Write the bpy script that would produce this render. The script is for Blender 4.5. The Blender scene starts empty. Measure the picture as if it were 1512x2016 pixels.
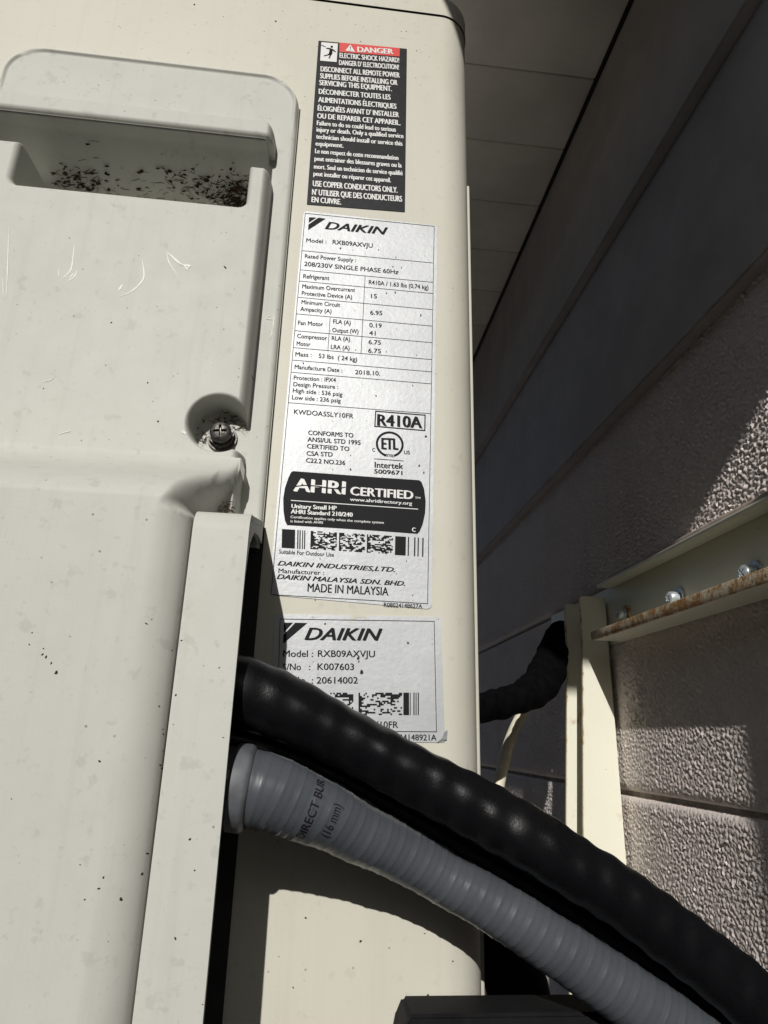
import bpy, bmesh, math, random
import numpy as np
from mathutils import Vector, Matrix

random.seed(7)
rng = np.random.default_rng(11)
scene = bpy.context.scene
COL = scene.collection

# ------------------------------------------------------------------ camera
cam_data = bpy.data.cameras.new('camera')
cam = bpy.data.objects.new('camera', cam_data)
COL.objects.link(cam)
scene.camera = cam
cam_data.sensor_fit = 'VERTICAL'
cam_data.sensor_height = 24.0
cam_data.lens = 24.0 * 1320.0 / 2016.0
cam_data.clip_start = 0.01
cam_data.clip_end = 500.0
# axes of the view in the place: right, up, back
RIGHT = Vector((0.99383985, -0.1078416, 0.02554501))
DOWN = Vector((0.05859581, 0.31566879, -0.94705847))
FWD = Vector((0.09406854, 0.94272128, 0.32004329))
rot = Matrix((RIGHT, -DOWN, -FWD)).transposed()
cam.matrix_world = Matrix.Translation((0, -0.31, 0)) @ rot.to_4x4()

# ------------------------------------------------------------------ sky, sun, exposure
SUN_DIR = Vector((0.230, 1.0, -0.567)).normalized()      # the way the light travels
SKY_STRENGTH = 0.055
SUN_STRENGTH = 5.0
EXPOSURE = -0.42
world = bpy.data.worlds.new('World')
scene.world = world
world.use_nodes = True
wn = world.node_tree.nodes
sky = wn.new('ShaderNodeTexSky')
sky.sky_type = 'NISHITA'
sky.sun_disc = False
sky.sun_elevation = math.asin(-SUN_DIR.z)
sky.sun_rotation = math.atan2(-SUN_DIR.x, -SUN_DIR.y)
wn['Background'].inputs['Strength'].default_value = SKY_STRENGTH
world.node_tree.links.new(sky.outputs['Color'], wn['Background'].inputs['Color'])
sun_data = bpy.data.lights.new('sun', 'SUN')
sun_data.energy = SUN_STRENGTH
sun_data.angle = math.radians(0.5)
sun_data.color = (1.0, 0.972, 0.925)
sun = bpy.data.objects.new('sun', sun_data)
COL.objects.link(sun)
sun.rotation_euler = SUN_DIR.to_track_quat('-Z', 'Y').to_euler()
sun.location = (-1, -4, 4)
scene.view_settings.view_transform = 'Standard'
scene.view_settings.look = 'None'
scene.view_settings.exposure = EXPOSURE
scene.view_settings.gamma = 1.0
scene.view_settings.use_curve_mapping = False

# ------------------------------------------------------------------ measured positions, metres
# flat print on the side of the unit is given as (x, z) on the sheet metal
W_CORNERS = [(-0.01873, 0.41639), (0.03762, 0.4189), (0.03835, 0.28898), (-0.01807, 0.28732)]
W_TEXT = [('DANGER', (0.00611, 0.41053), (0.02916, 0.41245), 0.0044, 'b'), ('ELECTRIC SHOCK HAZARD!', (-0.00486, 0.40357), (0.03294, 0.4057), 0.00416, 'm'), ("DANGER D' ELECTROCUTION!", (-0.00491, 0.3975), (0.03292, 0.39967), 0.00412, 'm'), ('DISCONNECT ALL REMOTE POWER', (-0.01603, 0.39021), (0.03352, 0.39289), 0.00426, 'm'), ('SUPPLIES BEFORE INSTALLING OR', (-0.01604, 0.38445), (0.03222, 0.38633), 0.00421, 'm'), ('SERVICING THIS EQUIPMENT.', (-0.01618, 0.37881), (0.02882, 0.38076), 0.00418, 'm'), ('DÉCONNECTER TOUTES LES', (-0.0161, 0.37158), (0.02817, 0.37363), 0.00413, 'm'), ('ALIMENTATIONS ÉLECTRIQUES', (-0.01606, 0.36503), (0.03193, 0.36672), 0.00409, 'm'), ("ÉLOIGNÉES AVANT D' INSTALLER", (-0.01599, 0.35812), (0.03358, 0.36017), 0.00405, 'm'), ('OU DE REPARER CET APPAREIL.', (-0.01596, 0.35205), (0.03469, 0.35386), 0.00401, 'm'), ('Failure to do so could lead to serious', (-0.01585, 0.34664), (0.03196, 0.34832), 0.00355, 'm'), ('injury or death. Only a qualified service', (-0.01574, 0.34153), (0.03671, 0.34392), 0.00352, 'm'), ('technician should install or service this', (-0.01569, 0.33612), (0.03615, 0.33795), 0.00349, 'm'), ('equipment.', (-0.01569, 0.33074), (0.00094, 0.33145), 0.00344, 'm'), ('Le non respect de cette recommandation', (-0.01567, 0.32501), (0.03388, 0.32659), 0.00343, 'm'), ('peut entrainer des blessures graves ou la', (-0.01566, 0.31933), (0.03592, 0.32121), 0.00341, 'm'), ('mort. Seul un technicien de service qualifié', (-0.01562, 0.31338), (0.03666, 0.31539), 0.00337, 'm'), ('peut installer ou réparer cet appareil.', (-0.01562, 0.30812), (0.02975, 0.30924), 0.00333, 'm'), ('USE COPPER CONDUCTORS ONLY.', (-0.01554, 0.30049), (0.03384, 0.30206), 0.00408, 'm'), ("N' UTILISER QUE DES CONDUCTEURS", (-0.0156, 0.29424), (0.03667, 0.2959), 0.00405, 'm'), ('EN CUIVRE.', (-0.01559, 0.28899), (0.00148, 0.28932), 0.00384, 'm')]
W_BAND = [(-0.00548, 0.4169), (0.03298, 0.41857), (0.03298, 0.41121), (-0.00523, 0.4087)]
W_BOX = [(-0.01688, 0.41522), (-0.00645, 0.41579), (-0.0065, 0.3998), (-0.01673, 0.39929)]
W_TRI = [(0.00145, 0.41611), (0.00462, 0.41027), (-0.00158, 0.41035)]
W_BANG = [[(0.00125, 0.41429), (0.0018, 0.41429), (0.00169, 0.41202), (0.00142, 0.41198)], [(0.0013, 0.41158), (0.00177, 0.41157), (0.0018, 0.41101), (0.00132, 0.41102)]]
W_MAN = [[(-0.01085, 0.41279), (-0.01013, 0.41329), (-0.0095, 0.41292), (-0.00939, 0.41201), (-0.00983, 0.41128), (-0.01058, 0.41134), (-0.01095, 0.41202)], [(-0.01359, 0.41082), (-0.01109, 0.41088), (-0.00924, 0.41026), (-0.00725, 0.40845), (-0.00749, 0.40785), (-0.00951, 0.409), (-0.00993, 0.408), (-0.01145, 0.40867), (-0.01137, 0.40971), (-0.01355, 0.40999)], [(-0.01145, 0.40867), (-0.00973, 0.40924), (-0.00942, 0.40716), (-0.00981, 0.40552), (-0.01082, 0.40553), (-0.01171, 0.40575)], [(-0.01093, 0.40625), (-0.00948, 0.40705), (-0.01024, 0.4047), (-0.01097, 0.40181), (-0.01165, 0.40207), (-0.01111, 0.40456)], [(-0.01173, 0.40612), (-0.0101, 0.40602), (-0.01113, 0.40492), (-0.01454, 0.40324), (-0.01471, 0.40395), (-0.01261, 0.40504)], [(-0.01681, 0.4128), (-0.01502, 0.41226), (-0.01514, 0.41196), (-0.01378, 0.41173), (-0.01389, 0.41133), (-0.01566, 0.41159), (-0.01555, 0.41199), (-0.01678, 0.41224)]]
R_CORNERS = [(-0.01949, 0.28246), (0.05744, 0.2815), (0.05479, 0.05818), (-0.02157, 0.06158)]
R_FRAME = [(-0.01854, 0.28081), (0.05553, 0.28071), (0.0527, 0.06079), (-0.02046, 0.06165)]
R_LINES = [((-0.01863, 0.25504), (0.05511, 0.2551), 0.00028), ((-0.01855, 0.24225), (0.05494, 0.24205), 0.00028), ((-0.01869, 0.23489), (0.05483, 0.23461), 0.00028), ((-0.01893, 0.2244), (0.05466, 0.22408), 0.00028), ((-0.0189, 0.2139), (0.05456, 0.21352), 0.00028), ((-0.01905, 0.20345), (0.0544, 0.20308), 0.00028), ((-0.01924, 0.19311), (0.05431, 0.19263), 0.00028), ((-0.0192, 0.18564), (0.05415, 0.18518), 0.00028), ((-0.01929, 0.17839), (0.05405, 0.17797), 0.00028), ((0.01687, 0.24208), (0.0164, 0.19283), 0.00028), ((-0.001, 0.21377), (-0.00114, 0.19294), 0.00028), ((-0.01928, 0.16078), (0.0538, 0.16042), 0.00028), ((0.02537, 0.133), (0.03998, 0.13285), 0.00035), ((0.0252, 0.15957), (0.05094, 0.15935), 0.0006), ((0.05094, 0.15935), (0.05081, 0.15056), 0.0006), ((0.05081, 0.15056), (0.02502, 0.15096), 0.0006), ((0.02502, 0.15096), (0.0252, 0.15957), 0.0006)]
R_TEXT = [('DAIKIN', (-0.00704, 0.27127), (0.02885, 0.27145), 0.00509, 'bi'), ('Model :', (-0.01679, 0.26107), (-0.00549, 0.26146), 0.00257, ''), ('RXB09AXVJU', (-0.00217, 0.26146), (0.02046, 0.26152), 0.00289, ''), ('Rated Power Supply :', (-0.01688, 0.25041), (0.0114, 0.25078), 0.00252, ''), ('208/230V SINGLE PHASE 60Hz', (-0.01692, 0.24507), (0.03524, 0.24532), 0.00281, ''), ('Refrigerant', (-0.01697, 0.23702), (-0.00264, 0.23723), 0.00269, ''), ('R410A / 1.63 lbs (0.74 kg)', (0.01901, 0.23695), (0.05238, 0.23699), 0.00272, ''), ('Maximum Overcurrent', (-0.01705, 0.23047), (0.01173, 0.23102), 0.00259, ''), ('Protective Device (A)', (-0.01707, 0.22605), (0.01029, 0.22636), 0.00257, ''), ('15', (0.02056, 0.22802), (0.02389, 0.22815), 0.00274, ''), ('Minimum Circuit', (-0.01683, 0.22039), (0.00402, 0.22058), 0.00254, ''), ('Ampacity (A)', (-0.01716, 0.21609), (-0.00039, 0.21614), 0.00251, ''), ('6.95', (0.02047, 0.21738), (0.02713, 0.21769), 0.00268, ''), ('Fan Motor', (-0.01779, 0.20724), (-0.00447, 0.20756), 0.00256, ''), ('FLA (A)', (0.00072, 0.21), (0.01023, 0.20987), 0.00257, ''), ('0.19', (0.02023, 0.20942), (0.02703, 0.20973), 0.00265, ''), ('Output (W)', (0.00056, 0.20451), (0.0146, 0.20495), 0.00255, ''), ('41', (0.02027, 0.20458), (0.02384, 0.20464), 0.00262, ''), ('Compressor', (-0.01774, 0.19916), (-0.00196, 0.19927), 0.00251, ''), ('RLA (A)', (0.00051, 0.1995), (0.01035, 0.19974), 0.00252, ''), ('6.75', (0.02014, 0.19898), (0.02688, 0.1992), 0.0026, ''), ('Motor', (-0.01772, 0.1945), (-0.01037, 0.19464), 0.00249, ''), ('LRA (A)', (0.0003, 0.19425), (0.01027, 0.19435), 0.0025, ''), ('6.75', (0.02013, 0.19374), (0.02702, 0.19396), 0.00257, ''), ('Mass :', (-0.01789, 0.18808), (-0.0094, 0.18838), 0.00246, ''), ('53 lbs  ( 24 kg)', (-0.0058, 0.18823), (0.01452, 0.18782), 0.00254, ''), ('Manufacture Date :', (-0.0178, 0.18061), (0.00696, 0.18065), 0.00243, ''), ('2018.10.', (0.01368, 0.18022), (0.02697, 0.18051), 0.00251, ''), ('Protection : IPX4', (-0.01783, 0.17423), (0.00396, 0.17465), 0.0024, ''), ('Design Pressure :', (-0.01775, 0.17044), (0.00533, 0.17076), 0.00239, ''), ('High side : 536 psig', (-0.01779, 0.16681), (0.00771, 0.16665), 0.00237, ''), ('Low side : 236 psig', (-0.01793, 0.16286), (0.007, 0.16296), 0.00235, ''), ('KWDOA5SLY10FR', (-0.01641, 0.15464), (0.0139, 0.15453), 0.0026, ''), ('R410A', (0.02606, 0.15152), (0.0496, 0.15177), 0.00634, 'h'), ('CONFORMS TO', (-0.00852, 0.14365), (0.01433, 0.14384), 0.00241, 'm'), ('ANSI/UL STD 1995', (-0.00866, 0.13997), (0.0181, 0.1401), 0.00239, 'm'), ('CERTIFIED TO', (-0.00867, 0.13627), (0.01263, 0.13624), 0.00238, 'm'), ('CSA STD', (-0.00867, 0.13233), (0.00443, 0.13262), 0.00236, 'm'), ('C22.2 NO.236', (-0.00867, 0.12861), (0.01084, 0.12856), 0.00234, 'm'), ('C', (0.02409, 0.13688), (0.02556, 0.13692), 0.00186, 'm'), ('US', (0.04023, 0.13659), (0.04332, 0.13668), 0.002, 'm'), ('Intertek', (0.02552, 0.12822), (0.04005, 0.12845), 0.00315, 'm'), ('5009671', (0.02531, 0.12514), (0.03968, 0.12515), 0.00222, 'b'), ('ETL', (0.02865, 0.13848), (0.03753, 0.1388), 0.00617, 'b'), ('LISTED', (0.0301, 0.1348), (0.03552, 0.13452), 0.00132, 'b'), ('Suitable For Outdoor Use', (-0.0184, 0.08142), (0.00758, 0.08118), 0.00195, ''), ('DAIKIN INDUSTRIES,LTD.', (-0.01864, 0.07566), (0.03697, 0.07532), 0.00217, 'bi'), ('Manufacturer :', (-0.01797, 0.07209), (0.00336, 0.07213), 0.00209, ''), ('DAIKIN MALAYSIA SDN. BHD.', (-0.01859, 0.06917), (0.04191, 0.06881), 0.0022, 'bi'), ('MADE IN MALAYSIA', (-0.00395, 0.06386), (0.03405, 0.06378), 0.00392, ''), ('R08024148627A', (0.03195, 0.05852), (0.05023, 0.05849), 0.00189, '')]
R_CERT = [('AHRI', (-0.01387, 0.11304), (0.01164, 0.113), 0.00665, 'h'), ('CERTIFIED', (0.01391, 0.11283), (0.04528, 0.11263), 0.00433, 'b'), ('TM', (0.04606, 0.113), (0.04879, 0.11298), 0.00102, ''), ('www.ahridirectory.org', (0.01392, 0.1098), (0.04471, 0.10954), 0.00171, 'm'), ('Unitary Small HP', (-0.01414, 0.10428), (0.00777, 0.10459), 0.0021, 'b'), ('AHRI Standard 210/240', (-0.01424, 0.10156), (0.01568, 0.10166), 0.0021, 'b'), ('Certification applies only when the complete system', (-0.01419, 0.09923), (0.0309, 0.09899), 0.00123, ''), ('is listed with AHRI', (-0.01404, 0.0971), (0.00142, 0.09723), 0.00122, ''), ('C', (0.04476, 0.09585), (0.04655, 0.09577), 0.0021, 'b')]
R_CERT_LINE = ((-0.01441, 0.10818), (0.04751, 0.10757), 0.0004)
R_CERT_SWOOSH = [(-0.01404, 0.11555), (-0.00881, 0.11659), (-0.0029, 0.11667), (0.00247, 0.11607), (0.00723, 0.11588), (0.01147, 0.11699), (0.01149, 0.11648), (0.00726, 0.11531), (0.0025, 0.11544), (-0.00287, 0.1161), (-0.00878, 0.11609), (-0.014, 0.11498)]
R_CERT_PANEL = [(-0.0147, 0.12354), (0.00687, 0.12329), (0.02798, 0.12305), (0.0481, 0.12299), (0.04933, 0.12209), (0.0507, 0.11843), (0.05153, 0.11207), (0.05127, 0.10572), (0.0501, 0.10001), (0.04863, 0.0962), (0.04745, 0.0949), (0.02581, 0.0953), (0.00529, 0.0955), (-0.01555, 0.09561), (-0.01675, 0.09785), (-0.01779, 0.10269), (-0.01836, 0.10886), (-0.01795, 0.11453), (-0.01668, 0.11969), (-0.0157, 0.12257)]
R_RING = [(0.03289, 0.14154), 0.00714]
R_LOGO = [[(-0.01626, 0.27828), (-0.01208, 0.27856), (-0.01616, 0.27454)], [(-0.01105, 0.27861), (-0.00678, 0.27849), (-0.01623, 0.26937), (-0.01627, 0.27317)]]
R_BARS = [[(-0.01781, 0.09353), (-0.01155, 0.09349), (-0.01109, 0.0842), (-0.0173, 0.08427)], [(-0.01051, 0.09348), (-0.00994, 0.09347), (-0.0095, 0.08419), (-0.01007, 0.08419)], [(-0.00947, 0.09347), (-0.0089, 0.09346), (-0.00847, 0.08418), (-0.00904, 0.08418)], [(-0.00821, 0.09346), (-0.00774, 0.09346), (-0.00732, 0.08417), (-0.00778, 0.08417)], [(-0.00723, 0.09345), (-0.00671, 0.09345), (-0.00629, 0.08416), (-0.00681, 0.08416)], [(0.03667, 0.09312), (0.04194, 0.09308), (0.04191, 0.08366), (0.03668, 0.08371)], [(0.04289, 0.09307), (0.04349, 0.09306), (0.04344, 0.08364), (0.04285, 0.08365)], [(0.04598, 0.09305), (0.04664, 0.09304), (0.04656, 0.08361), (0.04591, 0.08362)], [(0.04771, 0.09303), (0.0483, 0.09303), (0.04821, 0.08359), (0.04762, 0.0836)], [(0.04997, 0.09302), (0.05063, 0.09301), (0.05052, 0.08357), (0.04987, 0.08358)]]
R_CODE = [[(-0.00416, 0.09343), (0.00843, 0.09333), (0.00869, 0.0843), (-0.00379, 0.08443)], [(0.00948, 0.09332), (0.02205, 0.09323), (0.02219, 0.08416), (0.00973, 0.08429)], [(0.02293, 0.09322), (0.0356, 0.09312), (0.03562, 0.08402), (0.02307, 0.08415)]]
S_CORNERS = [(-0.01833, 0.05277), (0.05915, 0.05477), (0.06089, -0.001), (-0.01541, -0.00206)]
S_FRAME = [(-0.01548, 0.05057), (0.05586, 0.0526), (0.05699, 0.00346), (-0.01333, 0.00205)]
S_TEXT = [('DAIKIN', (-0.00393, 0.04156), (0.03192, 0.04266), 0.0055, 'bi'), ('Model :', (-0.01298, 0.03368), (0.00051, 0.03412), 0.00289, ''), ('RXB09AXVJU', (0.00259, 0.03426), (0.02857, 0.03503), 0.00291, ''), ('S/No   :', (-0.01269, 0.02784), (-0.00039, 0.02828), 0.00285, ''), ('K007603', (0.00271, 0.02845), (0.01927, 0.02898), 0.00287, ''), ('P/No. :', (-0.01227, 0.02214), (0.0012, 0.02246), 0.00282, ''), ('20614002', (0.00271, 0.02251), (0.02124, 0.02313), 0.00283, ''), ('KWDOA5SLY10FR', (0.00635, 0.00386), (0.03982, 0.00463), 0.00273, ''), ('R08024148921A', (0.03286, -0.00067), (0.05706, -0.00019), 0.00246, '')]
S_LOGO = [[(-0.01361, 0.04895), (-0.00955, 0.04913), (-0.01335, 0.04453)], [(-0.00856, 0.04917), (-0.003, 0.04927), (-0.01333, 0.03945), (-0.01348, 0.04334)]]
S_BARS = [[(0.04185, 0.01982), (0.04445, 0.01991), (0.04459, 0.01022), (0.04201, 0.01015)], [(0.04481, 0.01992), (0.04516, 0.01993), (0.04529, 0.01024), (0.04494, 0.01023)], [(0.04643, 0.01997), (0.04692, 0.01999), (0.04703, 0.01029), (0.04654, 0.01028)], [(0.04742, 0.02), (0.04784, 0.02002), (0.04794, 0.01032), (0.04752, 0.0103)], [(0.0484, 0.02004), (0.0489, 0.02005), (0.04899, 0.01035), (0.0485, 0.01033)]]
S_CODE = [[(-0.01082, 0.01813), (0.00554, 0.01866), (0.00606, 0.00911), (-0.01014, 0.00864)], [(0.00554, 0.01866), (0.01932, 0.0191), (0.0197, 0.0095), (0.00606, 0.00911)], [(0.0216, 0.01917), (0.04129, 0.01981), (0.04145, 0.01013), (0.02197, 0.00957)]]
S_TORN = [[(0.01734, 0.05402), (0.02403, 0.0541), (0.02383, 0.05344), (0.02555, 0.05164), (0.02411, 0.05173), (0.02313, 0.05283), (0.01975, 0.05283), (0.01871, 0.05192), (0.01573, 0.05115), (0.01584, 0.05194), (0.01725, 0.05257)]]
SCUFFS = [([(-0.1306, 0.23078), (-0.13003, 0.22366), (-0.12976, 0.21595), (-0.13202, 0.21125), (-0.13428, 0.20784)], 0.0006), ([(-0.12687, 0.21525), (-0.12752, 0.21174), (-0.1301, 0.20893)], 0.0007), ([(-0.12787, 0.21386), (-0.12942, 0.2109)], 0.0006), ([(-0.13539, 0.21596), (-0.13482, 0.21094)], 0.0003), ([(-0.09691, 0.22548), (-0.09529, 0.2198), (-0.0946, 0.21471), (-0.09635, 0.21004), (-0.10032, 0.20519), (-0.10523, 0.20216)], 0.0007), ([(-0.10409, 0.20984), (-0.10537, 0.20591)], 0.0009), ([(-0.0855, 0.23141), (-0.08371, 0.22567), (-0.08046, 0.2208), (-0.0784, 0.21778)], 0.0004), ([(-0.08515, 0.23118), (-0.08254, 0.2291), (-0.07895, 0.22581), (-0.07553, 0.22396)], 0.0009), ([(-0.07666, 0.22449), (-0.07258, 0.22429)], 0.0012), ([(-0.07527, 0.22177), (-0.0729, 0.22426)], 0.0008), ([(-0.07613, 0.22455), (-0.07365, 0.22155)], 0.0007), ([(-0.16336, 0.23811), (-0.15924, 0.21393), (-0.15624, 0.19557)], 0.0004), ([(-0.16018, 0.20753), (-0.15759, 0.19543)], 0.0003), ([(-0.06672, 0.13275), (-0.064, 0.1312)], 0.0005), ([(-0.0661, 0.1317), (-0.06391, 0.13209)], 0.0004), ([(-0.0658, 0.13326), (-0.06424, 0.13162)], 0.0004), ([(-0.12699, 0.1565), (-0.1282, 0.15412), (-0.13207, 0.15266)], 0.0003), ([(-0.1151, 0.12902), (-0.1202, 0.12691)], 0.0003)]
SCUFFS2 = [([(-0.03191, 0.21045), (-0.03047, 0.20927), (-0.03034, 0.20465), (-0.03033, 0.20163)], 0.0004), ([(-0.03437, 0.20755), (-0.03099, 0.20723)], 0.0004), ([(-0.03264, 0.20971), (-0.03437, 0.20755)], 0.0003), ([(-0.03197, 0.20121), (-0.03066, 0.19873), (-0.03151, 0.1954)], 0.0003)]
SPECKS = [(-0.05563, 0.22527, 0.00222), (-0.10609, 0.18751, 0.00101), (-0.07745, 0.13676, 0.00121), (-0.08476, 0.15642, 0.00101), (-0.13072, 0.1494, 0.00071), (-0.15081, 0.19308, 0.00071), (-0.05963, 0.2466, 0.0006), (-0.05724, 0.24689, 0.0005), (-0.04971, 0.2585, 0.0006), (-0.04301, 0.16308, 0.00071), (-0.03805, 0.17062, 0.00081), (-0.045, 0.19334, 0.0006), (-0.07351, 0.16098, 0.0005), (-0.06629, 0.15756, 0.0005), (-0.09777, 0.12604, 0.0006), (-0.13721, 0.20041, 0.0004), (-0.13182, 0.19138, 0.0004), (-0.0999, 0.19648, 0.00071), (-0.0498, 0.21286, 0.0005), (-0.09877, 0.2275, 0.0005), (-0.06575, -0.00918, 0.0011), (-0.04765, -0.01141, 0.0011), (-0.04828, -0.01034, 0.00066), (-0.04868, -0.03685, 0.0011), (-0.04929, -0.04252, 0.0011), (-0.05389, -0.04867, 0.00132), (-0.05952, -0.04245, 0.00088), (-0.06041, -0.04552, 0.00088), (-0.0669, -0.03899, 0.00066), (-0.06401, -0.04843, 0.00066), (-0.05735, 0.0354, 0.00132), (-0.05585, 0.03705, 0.00066), (-0.08151, 0.02988, 0.00066), (-0.04896, 0.02739, 0.00066), (-0.08392, 0.01797, 0.00154), (-0.08607, 0.02089, 0.0011), (-0.08805, 0.02283, 0.00132), (-0.08934, 0.02362, 0.0011), (-0.09419, 0.02681, 0.00066), (-0.09393, 0.03074, 0.00066), (-0.08938, 0.02564, 0.00066), (-0.05039, 0.00837, 0.00066), (-0.04863, 0.00114, 0.00066), (-0.04806, -0.00582, 0.00066), (-0.04752, -0.02695, 0.00088), (-0.04842, -0.00045, 0.00066), (-0.03705, -0.06037, 0.00132), (-0.03208, 0.02205, 0.00088), (-0.02835, -0.00106, 0.00088), (-0.03583, -0.03247, 0.00088), (-0.03335, -0.04153, 0.00066), (-0.0458, 0.01236, 0.00088), (-0.04616, 0.03098, 0.00088), (-0.03752, 0.02255, 0.00044), (-0.02681, -0.07785, 0.00066), (-0.04546, 0.00274, 0.00066)]
PSPECKS = [(-0.04642, 0.429, 0.00144), (-0.09532, 0.4176, 0.00096), (-0.09757, 0.43466, 0.00192), (-0.13985, 0.40794, 0.00072), (-0.09649, 0.3931, 0.00072), (-0.07889, 0.42723, 0.00072), (0.01076, 0.43006, 0.00072), (0.00784, 0.42052, 0.0012), (0.00315, 0.41614, 0.00096), (-0.01475, 0.41975, 0.00072), (0.03384, 0.42818, 0.00072), (0.04387, 0.41862, 0.00096), (0.04675, 0.38925, 0.00072), (-0.02435, 0.36878, 0.00072), (-0.02163, 0.33502, 0.00072), (0.06021, 0.32504, 0.00048), (0.01879, 0.43605, 0.00072), (0.03705, 0.43468, 0.00096), (-0.04298, 0.43873, 0.00072), (-0.02668, 0.43117, 0.00072), (-0.01283, 0.44514, 0.00096), (0.00401, 0.43526, 0.00096), (-0.05292, 0.41888, 0.00072), (0.03374, 0.4341, 0.00096), (0.08107, 0.45748, 0.00072), (0.06898, 0.27031, 0.00048), (0.02617, -0.07749, 0.0012), (0.00367, -0.06928, 0.0012), (0.05358, -0.09628, 0.00144), (0.05222, -0.07483, 0.00096), (0.00022, -0.09316, 0.00096), (-0.00608, -0.08268, 0.00072), (0.06393, -0.08468, 0.00096), (0.0079, -0.0611, 0.00072)]
LSPECKS = [(0.03367, 0.25638, 0.0012), (0.04814, 0.21965, 0.00144), (0.03208, 0.25, 0.0012), (0.03695, 0.24986, 0.00096), (0.02378, 0.26045, 0.00096), (0.00237, 0.25901, 0.0012), (0.035, 0.24691, 0.0012), (-0.01351, 0.18423, 0.00144), (-0.01261, 0.27297, 0.00072), (0.01345, 0.19467, 0.00072), (0.04614, 0.1946, 0.00072), (0.02971, 0.19525, 0.00072), (0.02506, 0.16844, 0.0012), (0.01359, 0.12634, 0.00144), (0.04417, 0.17604, 0.00072), (0.05137, 0.14726, 0.00144), (0.04809, 0.13096, 0.0012), (0.05045, 0.12725, 0.00096), (0.00477, 0.12573, 0.00072), (0.01327, 0.13402, 0.00072), (0.00104, 0.07999, 0.00072), (0.04236, 0.08095, 0.00096), (0.03757, 0.07446, 0.00072), (0.04552, 0.06453, 0.00072), (0.01853, 0.06494, 0.00072), (-0.00022, 0.06045, 0.00072), (0.04366, 0.04209, 0.0012), (0.02273, 0.02828, 0.00192), (0.02117, 0.03296, 0.00096), (0.02089, 0.03431, 0.00144), (0.00509, 0.04935, 0.00096), (0.03385, 0.23298, 0.00096), (0.0288, 0.23212, 0.0012), (0.01193, 0.21922, 0.00072), (-0.00055, 0.2052, 0.00048), (0.04316, 0.21332, 0.00048)]
CABLE = [(-0.03192, -0.034, -0.00082, 0.00455), (-0.01933, -0.032, -0.00348, 0.00458), (-0.00648, -0.028, -0.00735, 0.00501), (0.00699, -0.024, -0.01226, 0.00546), (0.0325, -0.02, -0.02426, 0.0059), (0.06135, -0.018, -0.03895, 0.00629), (0.0806, -0.018, -0.049, 0.00702), (0.09925, -0.018, -0.05876, 0.00737), (0.12481, -0.02, -0.07212, 0.00695), (0.14145, -0.022, -0.08303, 0.00671), (0.1603, -0.024, -0.09461, 0.00688), (0.21072, -0.026, -0.13207, 0.00702)]
GREY = [(-0.03067, -0.046, -0.01721, 0.01338), (-0.01658, -0.045, -0.01854, 0.01326), (-0.00601, -0.043, -0.02191, 0.01264), (0.00819, -0.04, -0.02725, 0.01134), (0.02146, -0.036, -0.03353, 0.01045), (0.03776, -0.032, -0.04078, 0.00965), (0.05366, -0.03, -0.04904, 0.00916), (0.07302, -0.03, -0.05829, 0.00951), (0.09232, -0.03, -0.0691, 0.00996), (0.11095, -0.03, -0.0801, 0.01054), (0.12911, -0.03, -0.09109, 0.01102), (0.1567, -0.03, -0.10822, 0.01147), (0.20553, -0.03, -0.14033, 0.01192)]
BLACK = [(-0.0345, -0.044, 0.01767, 0.0128), (-0.02168, -0.042, 0.01448, 0.01288), (-0.00538, -0.04, 0.00872, 0.01184), (0.0106, -0.038, 0.00157, 0.01124), (0.0316, -0.037, -0.00826, 0.01086), (0.05218, -0.037, -0.01801, 0.011), (0.06919, -0.038, -0.02603, 0.01121), (0.0858, -0.04, -0.03449, 0.01122), (0.10079, -0.04, -0.04308, 0.0109), (0.11567, -0.04, -0.05108, 0.01075), (0.14206, -0.04, -0.06847, 0.01089), (0.16714, -0.04, -0.08714, 0.01116), (0.21908, -0.04, -0.12742, 0.0122)]
BACKPIPE = [(0.1094, 0.2, 0.0207), (0.1425, 0.23, 0.0266), (0.1791, 0.26, 0.0371), (0.2054, 0.29, 0.0506), (0.2267, 0.32, 0.0747)]
CREAM = [(0.2154, 0.36, 0.0365), (0.2014, 0.35, 0.0191), (0.1893, 0.34, 0.0003), (0.1794, 0.33, -0.0218), (0.1713, 0.32, -0.0427), (0.1667, 0.32, -0.0756), (0.1636, 0.32, -0.1228)]

# ------------------------------------------------------------------ materials
def new_mat(name):
    m = bpy.data.materials.new(name)
    m.use_nodes = True
    nt = m.node_tree
    return m, nt, nt.nodes['Principled BSDF']

def mix_rgb(nt, fac, a, b):
    n = nt.nodes.new('ShaderNodeMix')
    n.data_type = 'RGBA'
    for sock, v in ((n.inputs['Factor'], fac), (n.inputs[6], a), (n.inputs[7], b)):
        if hasattr(v, 'links'):
            nt.links.new(v, sock)
        elif isinstance(v, tuple):
            sock.default_value = (*v, 1)
        else:
            sock.default_value = v
    return n.outputs[2]

def coords(nt, scale=(1, 1, 1)):
    tc = nt.nodes.new('ShaderNodeTexCoord')
    mp = nt.nodes.new('ShaderNodeMapping')
    mp.inputs['Scale'].default_value = scale
    nt.links.new(tc.outputs['Object'], mp.inputs['Vector'])
    return mp.outputs['Vector']

def noise(nt, vec, scale, detail=3, rough=0.5):
    n = nt.nodes.new('ShaderNodeTexNoise')
    n.inputs['Scale'].default_value = scale
    n.inputs['Detail'].default_value = detail
    n.inputs['Roughness'].default_value = rough
    nt.links.new(vec, n.inputs['Vector'])
    return n.outputs['Fac']

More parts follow.
